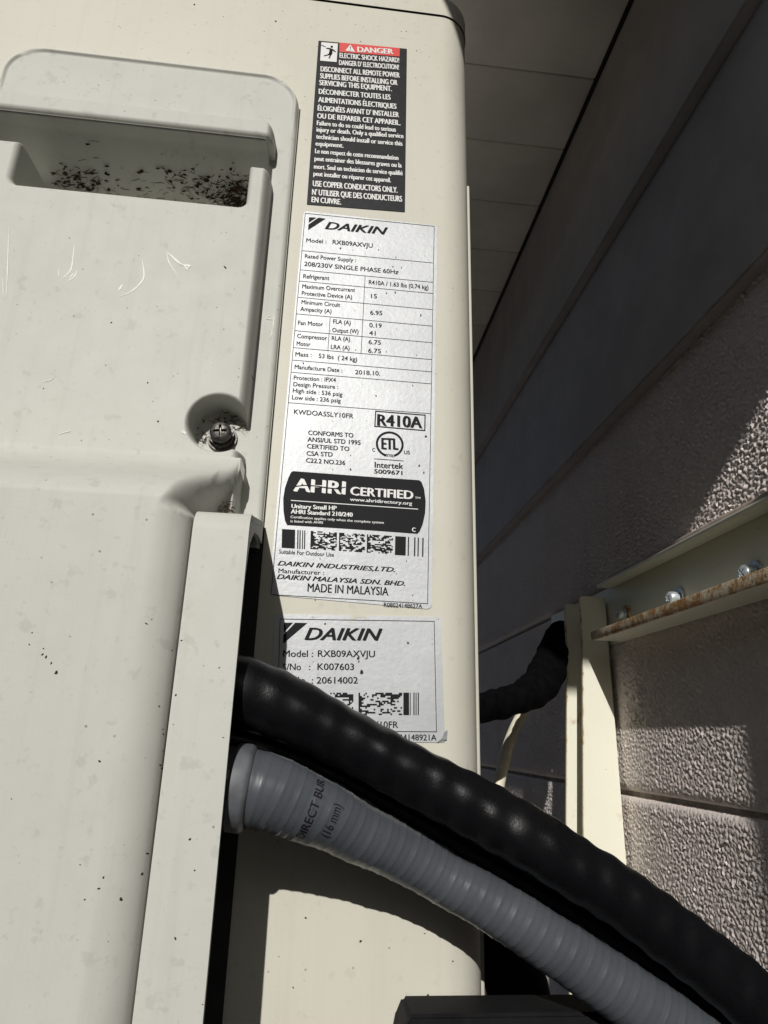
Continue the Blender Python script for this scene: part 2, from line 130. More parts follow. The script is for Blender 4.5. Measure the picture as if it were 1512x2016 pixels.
def ramp(nt, fac, lo, hi, v0=0.0, v1=1.0):
    n = nt.nodes.new('ShaderNodeMapRange')
    n.interpolation_type = 'SMOOTHSTEP'
    n.inputs['From Min'].default_value = lo
    n.inputs['From Max'].default_value = hi
    n.inputs['To Min'].default_value = v0
    n.inputs['To Max'].default_value = v1
    nt.links.new(fac, n.inputs['Value'])
    return n.outputs['Result']

def mul(nt, a, b):
    n = nt.nodes.new('ShaderNodeMath')
    n.operation = 'MULTIPLY'
    nt.links.new(a, n.inputs[0])
    if hasattr(b, 'links'):
        nt.links.new(b, n.inputs[1])
    else:
        n.inputs[1].default_value = b
    return n.outputs[0]

def bump(nt, bsdf, height, strength, dist):
    n = nt.nodes.new('ShaderNodeBump')
    n.inputs['Strength'].default_value = strength
    n.inputs['Distance'].default_value = dist
    nt.links.new(height, n.inputs['Height'])
    nt.links.new(n.outputs['Normal'], bsdf.inputs['Normal'])

def painted(name, base, dirt, rough=0.45, blotch=25.0, blotch_amt=0.5, speck=0.6, peel=0.25, spec=0.5):
    """aged paint or plastic: cloudy soiling, fine specks of grime, faint orange peel"""
    m, nt, b = new_mat(name)
    v = coords(nt)
    cloudy = ramp(nt, noise(nt, v, blotch, 5, 0.6), 0.40, 0.75, 0, blotch_amt)
    c = mix_rgb(nt, cloudy, base, dirt)
    fine = ramp(nt, noise(nt, v, 420, 4, 0.65), 0.60, 0.74, 0, 0.35 * speck)
    c = mix_rgb(nt, fine, c, tuple(x * 0.55 for x in dirt))
    v2 = coords(nt, (170, 170, 7))
    runs = ramp(nt, noise(nt, v2, 1.0, 4, 0.6), 0.50, 0.75, 0, 0.30 * speck)
    c = mix_rgb(nt, runs, c, tuple(x * 0.82 for x in dirt))
    spots = ramp(nt, noise(nt, v, 150, 3, 0.55), 0.60, 0.70, 0, 0.40 * speck)
    c = mix_rgb(nt, spots, c, tuple(x * 0.72 for x in dirt))
    vo = nt.nodes.new('ShaderNodeTexVoronoi')
    vo.inputs['Scale'].default_value = 210
    nt.links.new(v, vo.inputs['Vector'])
    dots = ramp(nt, vo.outputs['Distance'], 0.05, 0.13, 1, 0)
    sep = nt.nodes.new('ShaderNodeSeparateColor')
    nt.links.new(vo.outputs['Color'], sep.inputs[0])
    some = ramp(nt, sep.outputs[0], 0.90, 0.93)
    c = mix_rgb(nt, mul(nt, mul(nt, dots, some), speck), c, (0.10, 0.085, 0.06))
    nt.links.new(c, b.inputs['Base Color'])
    b.inputs['Roughness'].default_value = rough
    nt.links.new(ramp(nt, noise(nt, v, 60, 4), 0.3, 0.7, rough - 0.02, rough + 0.04), b.inputs['Roughness'])
    b.inputs['Specular IOR Level'].default_value = spec
    bump(nt, b, noise(nt, v, 1100, 2), peel, 0.0003)
    return m

def plain(name, col, rough=0.5, metallic=0.0, var=0.0, scale=80, spec=0.5, bmp=0.0, bscale=600):
    m, nt, b = new_mat(name)
    if var or bmp:
        v = coords(nt)
    if var:
        f = ramp(nt, noise(nt, v, scale, 5, 0.6), 0.3, 0.7)
        c = mix_rgb(nt, f, tuple(x * (1 - var) for x in col), tuple(min(1, x * (1 + var)) for x in col))
        nt.links.new(c, b.inputs['Base Color'])
    else:
        b.inputs['Base Color'].default_value = (*col, 1)
    b.inputs['Roughness'].default_value = rough
    b.inputs['Metallic'].default_value = metallic
    b.inputs['Specular IOR Level'].default_value = spec
    if bmp:
        bump(nt, b, noise(nt, v, bscale, 3), bmp, 0.0006)
    return m

SHEET = painted('ivory_sheet_paint', (0.585, 0.567, 0.487), (0.53, 0.507, 0.425), rough=0.48, blotch=14, speck=0.5, peel=0.12, spec=0.2)
PLASTIC = painted('ivory_plastic', (0.505, 0.508, 0.462), (0.445, 0.438, 0.39), rough=0.52, blotch=55, blotch_amt=0.30, speck=0.7, peel=0.12, spec=0.2)
CAVITY_SHADE = plain('cavity_shade_black', (0.025, 0.025, 0.025), 0.6, 0.0, 0.15, spec=0.2)  # near black, carries the deep shade inside the valve cover
BLACKINK = plain('black_ink', (0.014, 0.014, 0.016), 0.6, spec=0.1)
WHITEINK = plain('white_print', (0.70, 0.70, 0.68), 0.45)
REDINK = plain('red_print', (0.62, 0.035, 0.025), 0.45)
BLACKLABEL = plain('black_vinyl', (0.016, 0.016, 0.018), 0.5, var=0.2, scale=300, spec=0.15)
GREYINK = plain('faded_grey_ink', (0.05, 0.05, 0.06), 0.5)
SCUFF = plain('scuff_white', (0.78, 0.76, 0.70), 0.6)
SPECK = plain('grime', (0.035, 0.026, 0.018), 0.9)
LEAF = plain('dry_leaf_litter', (0.065, 0.040, 0.025), 0.95, var=0.6, scale=150)
SCREW = plain('weathered_screw', (0.075, 0.07, 0.065), 0.42, 0.75, var=0.5, scale=500, bmp=0.4, bscale=900)
ZINC = plain('zinc_plate', (0.70, 0.80, 0.90), 0.38, 0.7, var=0.35, scale=300, bmp=0.3)
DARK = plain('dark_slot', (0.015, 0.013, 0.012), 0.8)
RUBBER = plain('black_rubber', (0.008, 0.008, 0.009), 0.7, var=0.25, scale=120, spec=0.15)

def sticker_mat():
    m, nt, b = new_mat('silver_film')
    v = coords(nt)
    f = ramp(nt, noise(nt, v, 28, 5, 0.6), 0.3, 0.7)
    c = mix_rgb(nt, f, (0.52, 0.535, 0.55), (0.445, 0.46, 0.475))
    g = ramp(nt, noise(nt, v, 260, 5, 0.7), 0.35, 0.68)
    c = mix_rgb(nt, mul(nt, g, 0.35), c, (0.42, 0.42, 0.41))
    sp = ramp(nt, noise(nt, v, 700, 2, 0.5), 0.70, 0.76)
    c = mix_rgb(nt, mul(nt, sp, 0.6), c, (0.16, 0.14, 0.11))
    nt.links.new(c, b.inputs['Base Color'])
    b.inputs['Metallic'].default_value = 0.25
    b.inputs['Roughness'].default_value = 0.5
    bump(nt, b, noise(nt, v, 420, 3, 0.6), 0.25, 0.0004)
    return m
SILVER = sticker_mat()

def stucco_mat():
    m, nt, b = new_mat('painted_block')
    v = coords(nt)
    f = ramp(nt, noise(nt, v, 9, 5, 0.6), 0.3, 0.7)
    c = mix_rgb(nt, f, (0.78, 0.70, 0.66), (0.69, 0.62, 0.585))
    p = ramp(nt, noise(nt, v, 330, 3, 0.6), 0.62, 0.72)
    c = mix_rgb(nt, mul(nt, p, 0.4), c, (0.26, 0.23, 0.21))
    nt.links.new(c, b.inputs['Base Color'])
    b.inputs['Roughness'].default_value = 0.75
    bump(nt, b, noise(nt, v, 700, 3), 0.35, 0.0007)
    return m
STUCCO = stucco_mat()
MORTAR = plain('mortar', (0.34, 0.31, 0.28), 0.9, var=0.25, scale=120, bmp=0.6, bscale=300)
SIDING = plain('grey_brown_siding', (0.38, 0.355, 0.345), 0.6, var=0.10, scale=20, bmp=0.2, bscale=500)
SOFFIT = plain('soffit_paint', (0.78, 0.73, 0.67), 0.65, var=0.08, scale=14, bmp=0.2, bscale=700)
ROOFING = plain('roofing', (0.07, 0.065, 0.06), 0.9, var=0.2)
GROUND = plain('pale_gravel', (0.30, 0.28, 0.26), 0.95, var=0.25, scale=6)

def rusty_paint():
    m, nt, b = new_mat('cream_paint_rusting')
    v = coords(nt)
    c0 = (0.78, 0.765, 0.635)
    st = ramp(nt, noise(nt, v, 40, 5, 0.65), 0.62, 0.78, 0, 0.8)
    c = mix_rgb(nt, st, c0, (0.42, 0.25, 0.09))
    sp = ramp(nt, noise(nt, v, 260, 3, 0.6), 0.70, 0.76, 0, 0.7)
    c = mix_rgb(nt, sp, c, (0.30, 0.17, 0.07))
    nt.links.new(c, b.inputs['Base Color'])
    b.inputs['Roughness'].default_value = 0.5
    bump(nt, b, noise(nt, v, 500, 3), 0.2, 0.0004)
    return m
CREAM_PAINT = rusty_paint()

def rust_edge():
    m, nt, b = new_mat('rusted_edge')
    v = coords(nt)
    f = ramp(nt, noise(nt, v, 110, 6, 0.7), 0.42, 0.60)
    c = mix_rgb(nt, f, (0.66, 0.56, 0.40), (0.40, 0.20, 0.06))
    f2 = ramp(nt, noise(nt, v, 240, 4, 0.7), 0.56, 0.68)
    c = mix_rgb(nt, f2, c, (0.16, 0.075, 0.03))
    nt.links.new(c, b.inputs['Base Color'])
    b.inputs['Roughness'].default_value = 0.85
    bump(nt, b, noise(nt, v, 420, 4, 0.7), 0.8, 0.001)
    return m
RUST = rust_edge()

def rust_bleed():
    m, nt, b = new_mat('rust_bleed')
    v = coords(nt)
    f = ramp(nt, noise(nt, v, 60, 6, 0.7), 0.45, 0.62)
    c = mix_rgb(nt, f, (0.76, 0.70, 0.54), (0.50, 0.30, 0.10))
    nt.links.new(c, b.inputs['Base Color'])
    b.inputs['Roughness'].default_value = 0.8
    return m
RUSTBLEED = rust_bleed()

def hose_mats():
    m, nt, b = new_mat('black_sleeve')
    v = coords(nt)
    b.inputs['Base Color'].default_value = (0.005, 0.005, 0.006, 1)
    nt.links.new(ramp(nt, noise(nt, v, 160, 4), 0.3, 0.7, 0.24, 0.36), b.inputs['Roughness'])
    b.inputs['Specular IOR Level'].default_value = 0.22
    bump(nt, b, noise(nt, v, 1300, 3, 0.65), 0.3, 0.0003)
    g, nt, b = new_mat('grey_pvc')
    v = coords(nt)
    f = ramp(nt, noise(nt, v, 45, 5, 0.6), 0.3, 0.75)
    c = mix_rgb(nt, f, (0.078, 0.086, 0.097), (0.058, 0.065, 0.073))
    s = ramp(nt, noise(nt, v, 320, 4, 0.6), 0.64, 0.74, 0, 0.5)
    c = mix_rgb(nt, s, c, (0.045, 0.042, 0.04))
    nt.links.new(c, b.inputs['Base Color'])
    nt.links.new(ramp(nt, noise(nt, v, 90, 4), 0.3, 0.7, 0.22, 0.42), b.inputs['Roughness'])
    b.inputs['Specular IOR Level'].default_value = 0.5
    return m, g
BLACKHOSE, GREYHOSE = hose_mats()
CONNECTOR = plain('grey_fitting', (0.10, 0.105, 0.115), 0.5, var=0.25, scale=120)
CREAMPIPE = plain('cream_pipe', (0.62, 0.58, 0.46), 0.5, var=0.15, scale=60)
CAULK = plain('brown_caulk', (0.46, 0.39, 0.33), 0.8, var=0.2, scale=90, bmp=0.4)
BOXGREY = plain('grey_enamel', (0.36, 0.37, 0.36), 0.45, var=0.08)

# ------------------------------------------------------------------ helpers
def link_mesh(name, verts, faces, mat, parent=None, smooth=False, sharp=None):
    me = bpy.data.meshes.new(name)
    if isinstance(verts, np.ndarray) and isinstance(faces, np.ndarray):
        me.vertices.add(len(verts))
        me.vertices.foreach_set('co', verts.astype(np.float32).ravel())
        n, k = faces.shape
        me.loops.add(n * k)
        me.loops.foreach_set('vertex_index', faces.astype(np.int32).ravel())
        me.polygons.add(n)
        me.polygons.foreach_set('loop_start', np.arange(0, n * k, k, dtype=np.int32))
        me.update(calc_edges=True)
    else:
        me.from_pydata([tuple(map(float, v)) for v in verts], [], [tuple(f) for f in faces])
    me.validate()
    if mat:
        me.materials.append(mat)
    if smooth:
        me.polygons.foreach_set('use_smooth', np.ones(len(me.polygons), dtype=bool))
        if sharp:
            me.set_sharp_from_angle(angle=math.radians(sharp))
    me.update()
    o = bpy.data.objects.new(name, me)
    COL.objects.link(o)
    if parent:
        o.parent = parent
    return o

def link_bm(name, bm, mat, parent=None, smooth=False, sharp=30):
    bmesh.ops.recalc_face_normals(bm, faces=bm.faces[:])
    me = bpy.data.meshes.new(name)
    bm.to_mesh(me)
    bm.free()
    me.materials.append(mat)
    if smooth:
        me.polygons.foreach_set('use_smooth', np.ones(len(me.polygons), dtype=bool))
        me.set_sharp_from_angle(angle=math.radians(sharp))
    o = bpy.data.objects.new(name, me)
    COL.objects.link(o)
    if parent:
        o.parent = parent
    return o

def box_bm(x0, x1, y0, y1, z0, z1, bev=0.0, seg=2):
    bm = bmesh.new()
    bmesh.ops.create_cube(bm, size=1)
    for v in bm.verts:
        v.co = Vector((x0 if v.co.x < 0 else x1, y0 if v.co.y < 0 else y1, z0 if v.co.z < 0 else z1))
    if bev:
        bmesh.ops.bevel(bm, geom=bm.edges[:], offset=bev, segments=seg, profile=0.5, affect='EDGES')
    return bm

def box(name, ext, mat, parent=None, bev=0.0, seg=2):
    return link_bm(name, box_bm(*ext, bev=bev, seg=seg), mat, parent, smooth=bev > 0, sharp=50)

def empty(name, loc=(0, 0, 0)):
    o = bpy.data.objects.new(name, None)
    COL.objects.link(o)
    o.location = (0, 0, 0)
    o.empty_display_size = 0.05
    return o

def tag(o, label=None, cat=None, group=None, kind=None):
    for k, v in (('label', label), ('category', cat), ('group', group), ('kind', kind)):
        if v:
            o[k] = v
    return o

def prism_bm(poly, axis_fn, d0, d1):
    """poly: 2D points; axis_fn(a, b, d) -> 3D point; extruded from d0 to d1"""
    bm = bmesh.new()
    lo = [bm.verts.new(axis_fn(a, b, d0)) for a, b in poly]
    hi = [bm.verts.new(axis_fn(a, b, d1)) for a, b in poly]
    bm.faces.new(lo)
    bm.faces.new(hi[::-1])
    n = len(poly)
    for i in range(n):
        bm.faces.new((lo[i], hi[i], hi[(i + 1) % n], lo[(i + 1) % n]))
    return bm

def catmull(pts, step):
    P = np.array(pts, float)
    out = []
    for i in range(len(P) - 1):
        p0 = P[max(i - 1, 0)]; p1 = P[i]; p2 = P[i + 1]; p3 = P[min(i + 2, len(P) - 1)]
        n = max(2, int(np.linalg.norm((p2 - p1)[:3]) / step))
        for t in np.linspace(0, 1, n, endpoint=False):
            out.append(0.5 * ((2 * p1) + (-p0 + p2) * t + (2 * p0 - 5 * p1 + 4 * p2 - p3) * t * t + (-p0 + 3 * p1 - 3 * p2 + p3) * t ** 3))
    out.append(P[-1])
    return np.array(out)

def tube_frames(path):
    c = path[:, :3]
    T = np.gradient(c, axis=0)
    T /= np.linalg.norm(T, axis=1)[:, None]
    N = np.zeros_like(T)
    u = np.cross(T[0], (0, 1, 0.01)); u /= np.linalg.norm(u)
    for i in range(len(T)):
        u = u - T[i] * (u @ T[i]); u /= np.linalg.norm(u)
        N[i] = u
    B = np.cross(T, N)
    s = np.concatenate([[0], np.cumsum(np.linalg.norm(np.diff(c, axis=0), axis=1))])
    return c, T, N, B, s

def tube(name, pts, mat, parent=None, step=0.0006, segs=64, mod=None):
    path = catmull(pts, step)
    c, T, N, B, s = tube_frames(path)
    th = np.linspace(0, 2 * math.pi, segs, endpoint=False)
    S, TH = np.meshgrid(s, th, indexing='ij')
    R = np.repeat(path[:, 3:4], segs, axis=1)
    if mod is not None:
        R = R + mod(S, TH)
    V = c[:, None, :] + R[..., None] * (np.cos(TH)[..., None] * N[:, None, :] + np.sin(TH)[..., None] * B[:, None, :])
    n = len(s)
    i = np.arange(n - 1)[:, None]; j = np.arange(segs)[None, :]
    a = i * segs + j; b = i * segs + (j + 1) % segs
    F = np.stack([a, b, b + segs, a + segs], -1).reshape(-1, 4)
    o = link_mesh(name, V.reshape(-1, 3), F, mat, parent, smooth=True)
    return o, (c, T, N, B, s, path[:, 3])

def sstep(t):
    t = np.clip(t, 0, 1)
    return t * t * (3 - 2 * t)

def quarter(t):
    t = np.clip(t, 0, 1)
    return np.sqrt(np.clip(1 - (1 - t) ** 2, 0, 1))

def sd_rbox(x, z, x0, x1, z0, z1, r):
    cx, cz = (x0 + x1) / 2, (z0 + z1) / 2
    qx = np.abs(x - cx) - (x1 - x0) / 2 + r
    qz = np.abs(z - cz) - (z1 - z0) / 2 + r
    return np.hypot(np.maximum(qx, 0), np.maximum(qz, 0)) + np.minimum(np.maximum(qx, qz), 0) - r

def band_noise(shape, res, lo, hi, seed):
    """random relief whose bumps are between lo and hi metres across"""
    g = np.random.default_rng(seed).standard_normal(shape)
    fy = np.fft.fftfreq(shape[0], res)[:, None]; fz = np.fft.rfftfreq(shape[1], res)[None, :]
    f = np.hypot(fy, fz)
    f0 = 1 / math.sqrt(lo * hi)
    w = np.exp(-(np.log(np.maximum(f, 1e-6) / f0) / math.log(hi / lo)) ** 2 * 2)
    h = np.fft.irfft2(np.fft.rfft2(g) * w, s=shape)
    return h / h.std()

# ------------------------------------------------------------------ ground
tag(link_mesh('ground', [(-60, -60, -0.95), (60, -60, -0.95), (60, 60, -0.95), (-60, 60, -0.95)], [(0, 1, 2, 3)], GROUND), kind='structure')

# ------------------------------------------------------------------ unseen board fences, added to hold down the sky light
FENCE = plain('dark_blocker_boards', (0.09, 0.085, 0.085), 0.85, var=0.2, scale=8)
def blocker_fence(label, p0, p1, top):
    f = tag(empty('blocker_fence'), label, 'fence')
    d = Vector(p1) - Vector(p0); n = int(d.length / 0.15); d.normalize()
    me = None
    for i in range(n):
        a = Vector(p0) + d * (i * 0.15 + 0.075)
        if me is None:
            o = link_bm('board', box_bm(-0.073, 0.073, -0.01, 0.01, -0.95, top, bev=0.002, seg=1), FENCE, f); me = o.data
        else:
            o = bpy.data.objects.new('board', me); COL.objects.link(o); o.parent = f
        o.location = (a.x, a.y, 0); o.rotation_euler.z = math.atan2(d.y, d.x)
    return f
blocker_fence('unseen dark board fence added on the left to cut sky light', (-1.35, -4.6), (-1.35, 3.0), 1.0)
blocker_fence('unseen dark board fence added behind the camera to cut sky light', (-1.35, -4.7), (2.5, -4.7), 1.95)

# ------------------------------------------------------------------ house: block wall, lap siding, eave
XW = 0.28
house = tag(empty('house'), 'shaded house side with rough painted block wall, brown lap siding and a boarded eave', 'house')
wall = link_mesh('block_wall', [(XW + 0.2, -2.6, -0.95), (XW + 0.2, 3.0, -0.95), (XW + 0.2, 3.0, 0.70), (XW + 0.2, -2.6, 0.70),
                                (XW + 0.006, -2.6, -0.95), (XW + 0.006, 3.0, -0.95), (XW + 0.006, 3.0, 0.70), (XW + 0.006, -2.6, 0.70)],
                 [(0, 1, 2, 3), (4, 7, 6, 5), (0, 4, 5, 1), (3, 2, 6, 7), (0, 3, 7, 4), (1, 5, 6, 2)], MORTAR, house)
COURSE = 0.1822
LEN = 0.395
RES = 0.0011
Y0N, Z0N = -0.2, -0.30
relief_up = band_noise((1300, 640), RES, 0.0026, 0.0068, 3)
relief_low = band_noise((1300, 640), RES, 0.0025, 0.0075, 5)
relief_fine = band_noise((1300, 640), RES, 0.0016, 0.0034, 9)

def block(y0, y1, z0, z1, fine, soft):
    ny = max(2, int(round((y1 - y0) / RES))) if fine else 3
    nz = max(2, int(round((z1 - z0) / RES))) if fine else 3
    ys = np.linspace(y0, y1, ny); zs = np.linspace(z0, z1, nz)
    Yg, Zg = np.meshgrid(ys, zs, indexing='ij')
    if fine:
        iy = np.clip(((Yg - Y0N) / RES).astype(int), 0, 1299); iz = np.clip(((Zg - Z0N) / RES).astype(int), 0, 639)
        n = relief_up[iy, iz]
        knob = np.where(n > 0, np.minimum(n, 2.0), 0.55 * n) * 0.00078
        low = relief_low[iy, iz] * 0.00034 + relief_fine[iy, iz] * 0.00014
        h = (1 - soft) * knob + soft * low + relief_low[iy, iz] * 0.00012
        e = np.minimum(np.minimum(Yg - y0, y1 - Yg), np.minimum(Zg - z0, z1 - Zg))
        h = h * np.clip(0.35 + e / 0.01, 0, 1) - 0.0045 * (1 - quarter(e / 0.008))
    else:
        h = np.zeros_like(Yg)
    X = XW - h
    front = np.stack([X, Yg, Zg], -1).reshape(-1, 3)
    idx = np.arange(ny * nz).reshape(ny, nz)
    F = [np.stack([idx[:-1, :-1], idx[:-1, 1:], idx[1:, 1:], idx[1:, :-1]], -1).reshape(-1, 4)]
    ring = np.concatenate([idx[:, 0], idx[-1, 1:], idx[-2::-1, -1], idx[0, -2:0:-1]])
    back = front[ring].copy(); back[:, 0] = XW + 0.03
    k = len(ring); b0 = ny * nz
    a = np.arange(k); b = (a + 1) % k
    F.append(np.stack([ring[a], ring[b], b0 + b, b0 + a], -1))
    o = link_mesh('block', np.concatenate([front, back]), np.concatenate(F), STUCCO, wall, smooth=fine, sharp=70 if fine else None)

z_top = 0.3135
z_joint = 0.1425
course_tops = [z_joint + COURSE * 1.0] + [z_joint - COURSE * i for i in range(6)]
offs = [0.0, 0.325, 0.03, 0.28, 0.05, 0.3, 0.0]
JT = 0.004
for ci, zt in enumerate(course_tops):
    zb = zt - COURSE
    if zb < -0.95:
        zb = -0.95
    k0 = -6
    for k in range(k0, 7):
        ln = 1.2 if ci == 0 else LEN
        y0 = (-0.35 if ci == 0 else offs[ci]) + k * ln
        y1 = y0 + ln
        if y0 > 3.0 or y1 < -2.6:
            continue
        fine = y1 > -0.12 and y0 < 0.85 and zb > -0.3
        block(y0 + JT / 2, y1 - JT / 2, zb + JT / 2, min(zt, z_top) - JT / 2, fine, 0.0 if ci == 0 else (0.45 if ci == 1 else 1.0))

def siding_board(z0, z1, y0, y1):
    # a lap board, thick at its lower edge
    bm = prism_bm([(XW - 0.012, z0), (XW + 0.0055, z0), (XW + 0.0055, z1), (XW - 0.002, z1)], lambda a, b, d: (a, d, b), y0, y1)
    bmesh.ops.bevel(bm, geom=[e for e in bm.edges if all(abs(v.co.z - z0) < 1e-6 and v.co.x < XW for v in e.verts)], offset=0.0015, segments=2, affect='EDGES')
    link_bm('siding_board', bm, SIDING, house)
siding_board(0.4835, 0.696, -2.6, 3.0)
siding_board(0.2965, 0.482, -2.6, 3.0)

EAVE_Z = 0.697
EAVE_X0 = -0.006
EAVE_Y0 = -0.763
soffit = box('soffit', (EAVE_X0, XW + 0.004, EAVE_Y0, 3.0, EAVE_Z + 0.010, EAVE_Z + 0.024), ROOFING, house)
pitch = 0.0943
y = 0.1195 - 10 * pitch
src = None
while y < 2.9:
    a = max(y, EAVE_Y0)
    if y + pitch > EAVE_Y0 + 0.004:
        box('soffit_panel', (EAVE_X0 + 0.002, XW - 0.0065, a + 0.0007, y + pitch - 0.0007, EAVE_Z, EAVE_Z + 0.0095), SOFFIT, soffit, bev=0.0009, seg=1)
    y += pitch
box('fascia_board', (EAVE_X0 - 0.022, EAVE_X0 - 0.0005, EAVE_Y0 - 0.001, 3.0, EAVE_Z - 0.012, EAVE_Z + 0.12), SIDING, house, bev=0.002)
box('rake_board', (EAVE_X0 - 0.022, XW + 0.05, EAVE_Y0 - 0.024, EAVE_Y0 - 0.0015, EAVE_Z - 0.012, EAVE_Z + 0.14), SIDING, house, bev=0.002)
link_bm('roof', prism_bm([(EAVE_X0 - 0.04, EAVE_Z + 0.121), (XW + 2.2, EAVE_Z + 0.9), (XW + 2.2, EAVE_Z + 0.93), (EAVE_X0 - 0.04, EAVE_Z + 0.15)],
                         lambda a, b, d: (a, d, b), EAVE_Y0 - 0.03, 3.0), ROOFING, house)
link_bm('gable', prism_bm([(XW + 0.052, EAVE_Z + 0.025), (XW + 2.2, EAVE_Z + 0.025), (XW + 2.2, EAVE_Z + 0.89), (XW + 0.052, EAVE_Z + 0.14)],
                          lambda a, b, d: (a, d, b), EAVE_Y0 + 0.0, 3.0), SIDING, house)

# ------------------------------------------------------------------ outdoor unit
unit = tag(empty('outdoor_unit'), 'ivory outdoor air conditioner unit with silver rating stickers on its side', 'air conditioner')
X_GAP = -0.0268
X_FLAT = 0.0600
R_C = 0.0195
X_BACK = X_FLAT + R_C
Z_SEAM = 0.4525
Z_BOT = -0.150

def corner_outline(grow=0.0, x_start=-0.30, y_end=0.30):
    pts = [(x_start, -grow), (X_FLAT, -grow)]
    for i in range(1, 17):
        a = math.pi / 2 * i / 16
        pts.append((X_FLAT + (R_C + grow) * math.sin(a), R_C - (R_C + grow) * math.cos(a)))
    pts.append((X_BACK + grow, y_end))
    return pts

def sheet(name, outline, z0, z1, parent, lip=0.0):
    rows = [(z0, 0.0)] + [(z1 - lip * 1.0, 0.0)]
    if lip:
        for i in range(1, 7):
            a = math.pi / 2 * i / 6
            rows.append((z1 - lip + lip * math.sin(a), lip * (1 - math.cos(a))))
    V = []; n = len(outline)
    for z, inset in rows:
        for (x, y) in outline:
            if y > 0.29:
                V.append((x - inset, y, z)); continue
            if x <= X_FLAT:
                V.append((x, y + inset, z))
            else:
                cx, cy = X_FLAT, R_C
                d = Vector((x - cx, y - cy)) if y < R_C else Vector((x - cx, 0))
                L = d.length
                d = d / L
                V.append((x - d.x * inset, y - d.y * inset, z))
    F = []
    for r in range(len(rows) - 1):
        for i in range(n - 1):
            F.append((r * n + i, r * n + i + 1, (r + 1) * n + i + 1, (r + 1) * n + i))
    return V, F, n, len(rows)

# side sheet: an L left of the service cover is left open for the cover
V, F, n, nr = sheet('casing', corner_outline(0, X_GAP - 0.012), Z_BOT, 0.355, unit)
V2, F2, n, nr = sheet('casing', [(-0.30, 0.0)] + corner_outline(0, X_GAP - 0.012), 0.355, Z_SEAM - 0.0006, unit)
# the two rows share the points they meet in
F = F + [tuple((i - 1 + n - 1 if i < n and i > 0 else i + 2 * (n - 1)) for i in f) for f in F2]
V = V + V2
link_mesh('side_panel', V, F, SHEET, unit, smooth=True, sharp=40)
link_mesh('shade_dark_inner_panel', [(-0.30, -0.0012, Z_BOT - 0.04), (X_GAP + 0.001, -0.0012, Z_BOT - 0.04), (X_GAP + 0.001, -0.0012, 0.0935), (-0.30, -0.0012, 0.0935)], [(0, 1, 2, 3)], CAVITY_SHADE, unit)  # coloured black in place of the shade in the valve cover's hollow
# top lid, a hair proud with a rolled edge
V, F, n, nr = sheet('lid', corner_outline(0.0007), Z_SEAM + 0.0006, Z_SEAM + 0.022, unit, lip=0.008)
base = (nr - 1) * n
F.append(tuple(range(base, base + n)) + ((len(V)),))
V.append((-0.30, 0.30, Z_SEAM + 0.022))
link_mesh('top_panel', V, F, SHEET, unit, smooth=True, sharp=40)
box('lid_gasket', (-0.29, X_FLAT, 0.0012, 0.28, Z_SEAM - 0.004, Z_SEAM + 0.004), DARK, unit)
# back and front skins that close the box
box('back_flange', (X_BACK - 0.004, X_BACK + 0.0034, 0.024, 0.29, Z_BOT, 0.338), SHEET, unit, bev=0.0008)
box('bottom_pan', (-0.30, X_BACK - 0.002, 0.003, 0.29, Z_BOT - 0.002, Z_BOT + 0.006), SHEET, unit)
link_mesh('front_panel', [(-0.30, 0.0, Z_BOT), (-0.30, 0.30, Z_BOT), (-0.30, 0.30, Z_SEAM), (-0.30, 0.0, Z_SEAM)], [(0, 1, 2, 3)], SHEET, unit)
link_mesh('far_panel', [(-0.30, 0.30, Z_BOT), (X_BACK, 0.30, Z_BOT), (X_BACK, 0.30, Z_SEAM), (-0.30, 0.30, Z_SEAM)], [(0, 1, 2, 3)], SHEET, unit)

# --- moulded service cover: grip recess above, deep bulge below
HF, HB, HP = 0.0030, 0.0185, 0.072
COVER_TOP = 0.3795
STRIP_L, STRIP_R, STRIP_TOP = -0.0470, -0.0263, 0.077
SCREW_X, SCREW_Z = -0.0500, 0.1385

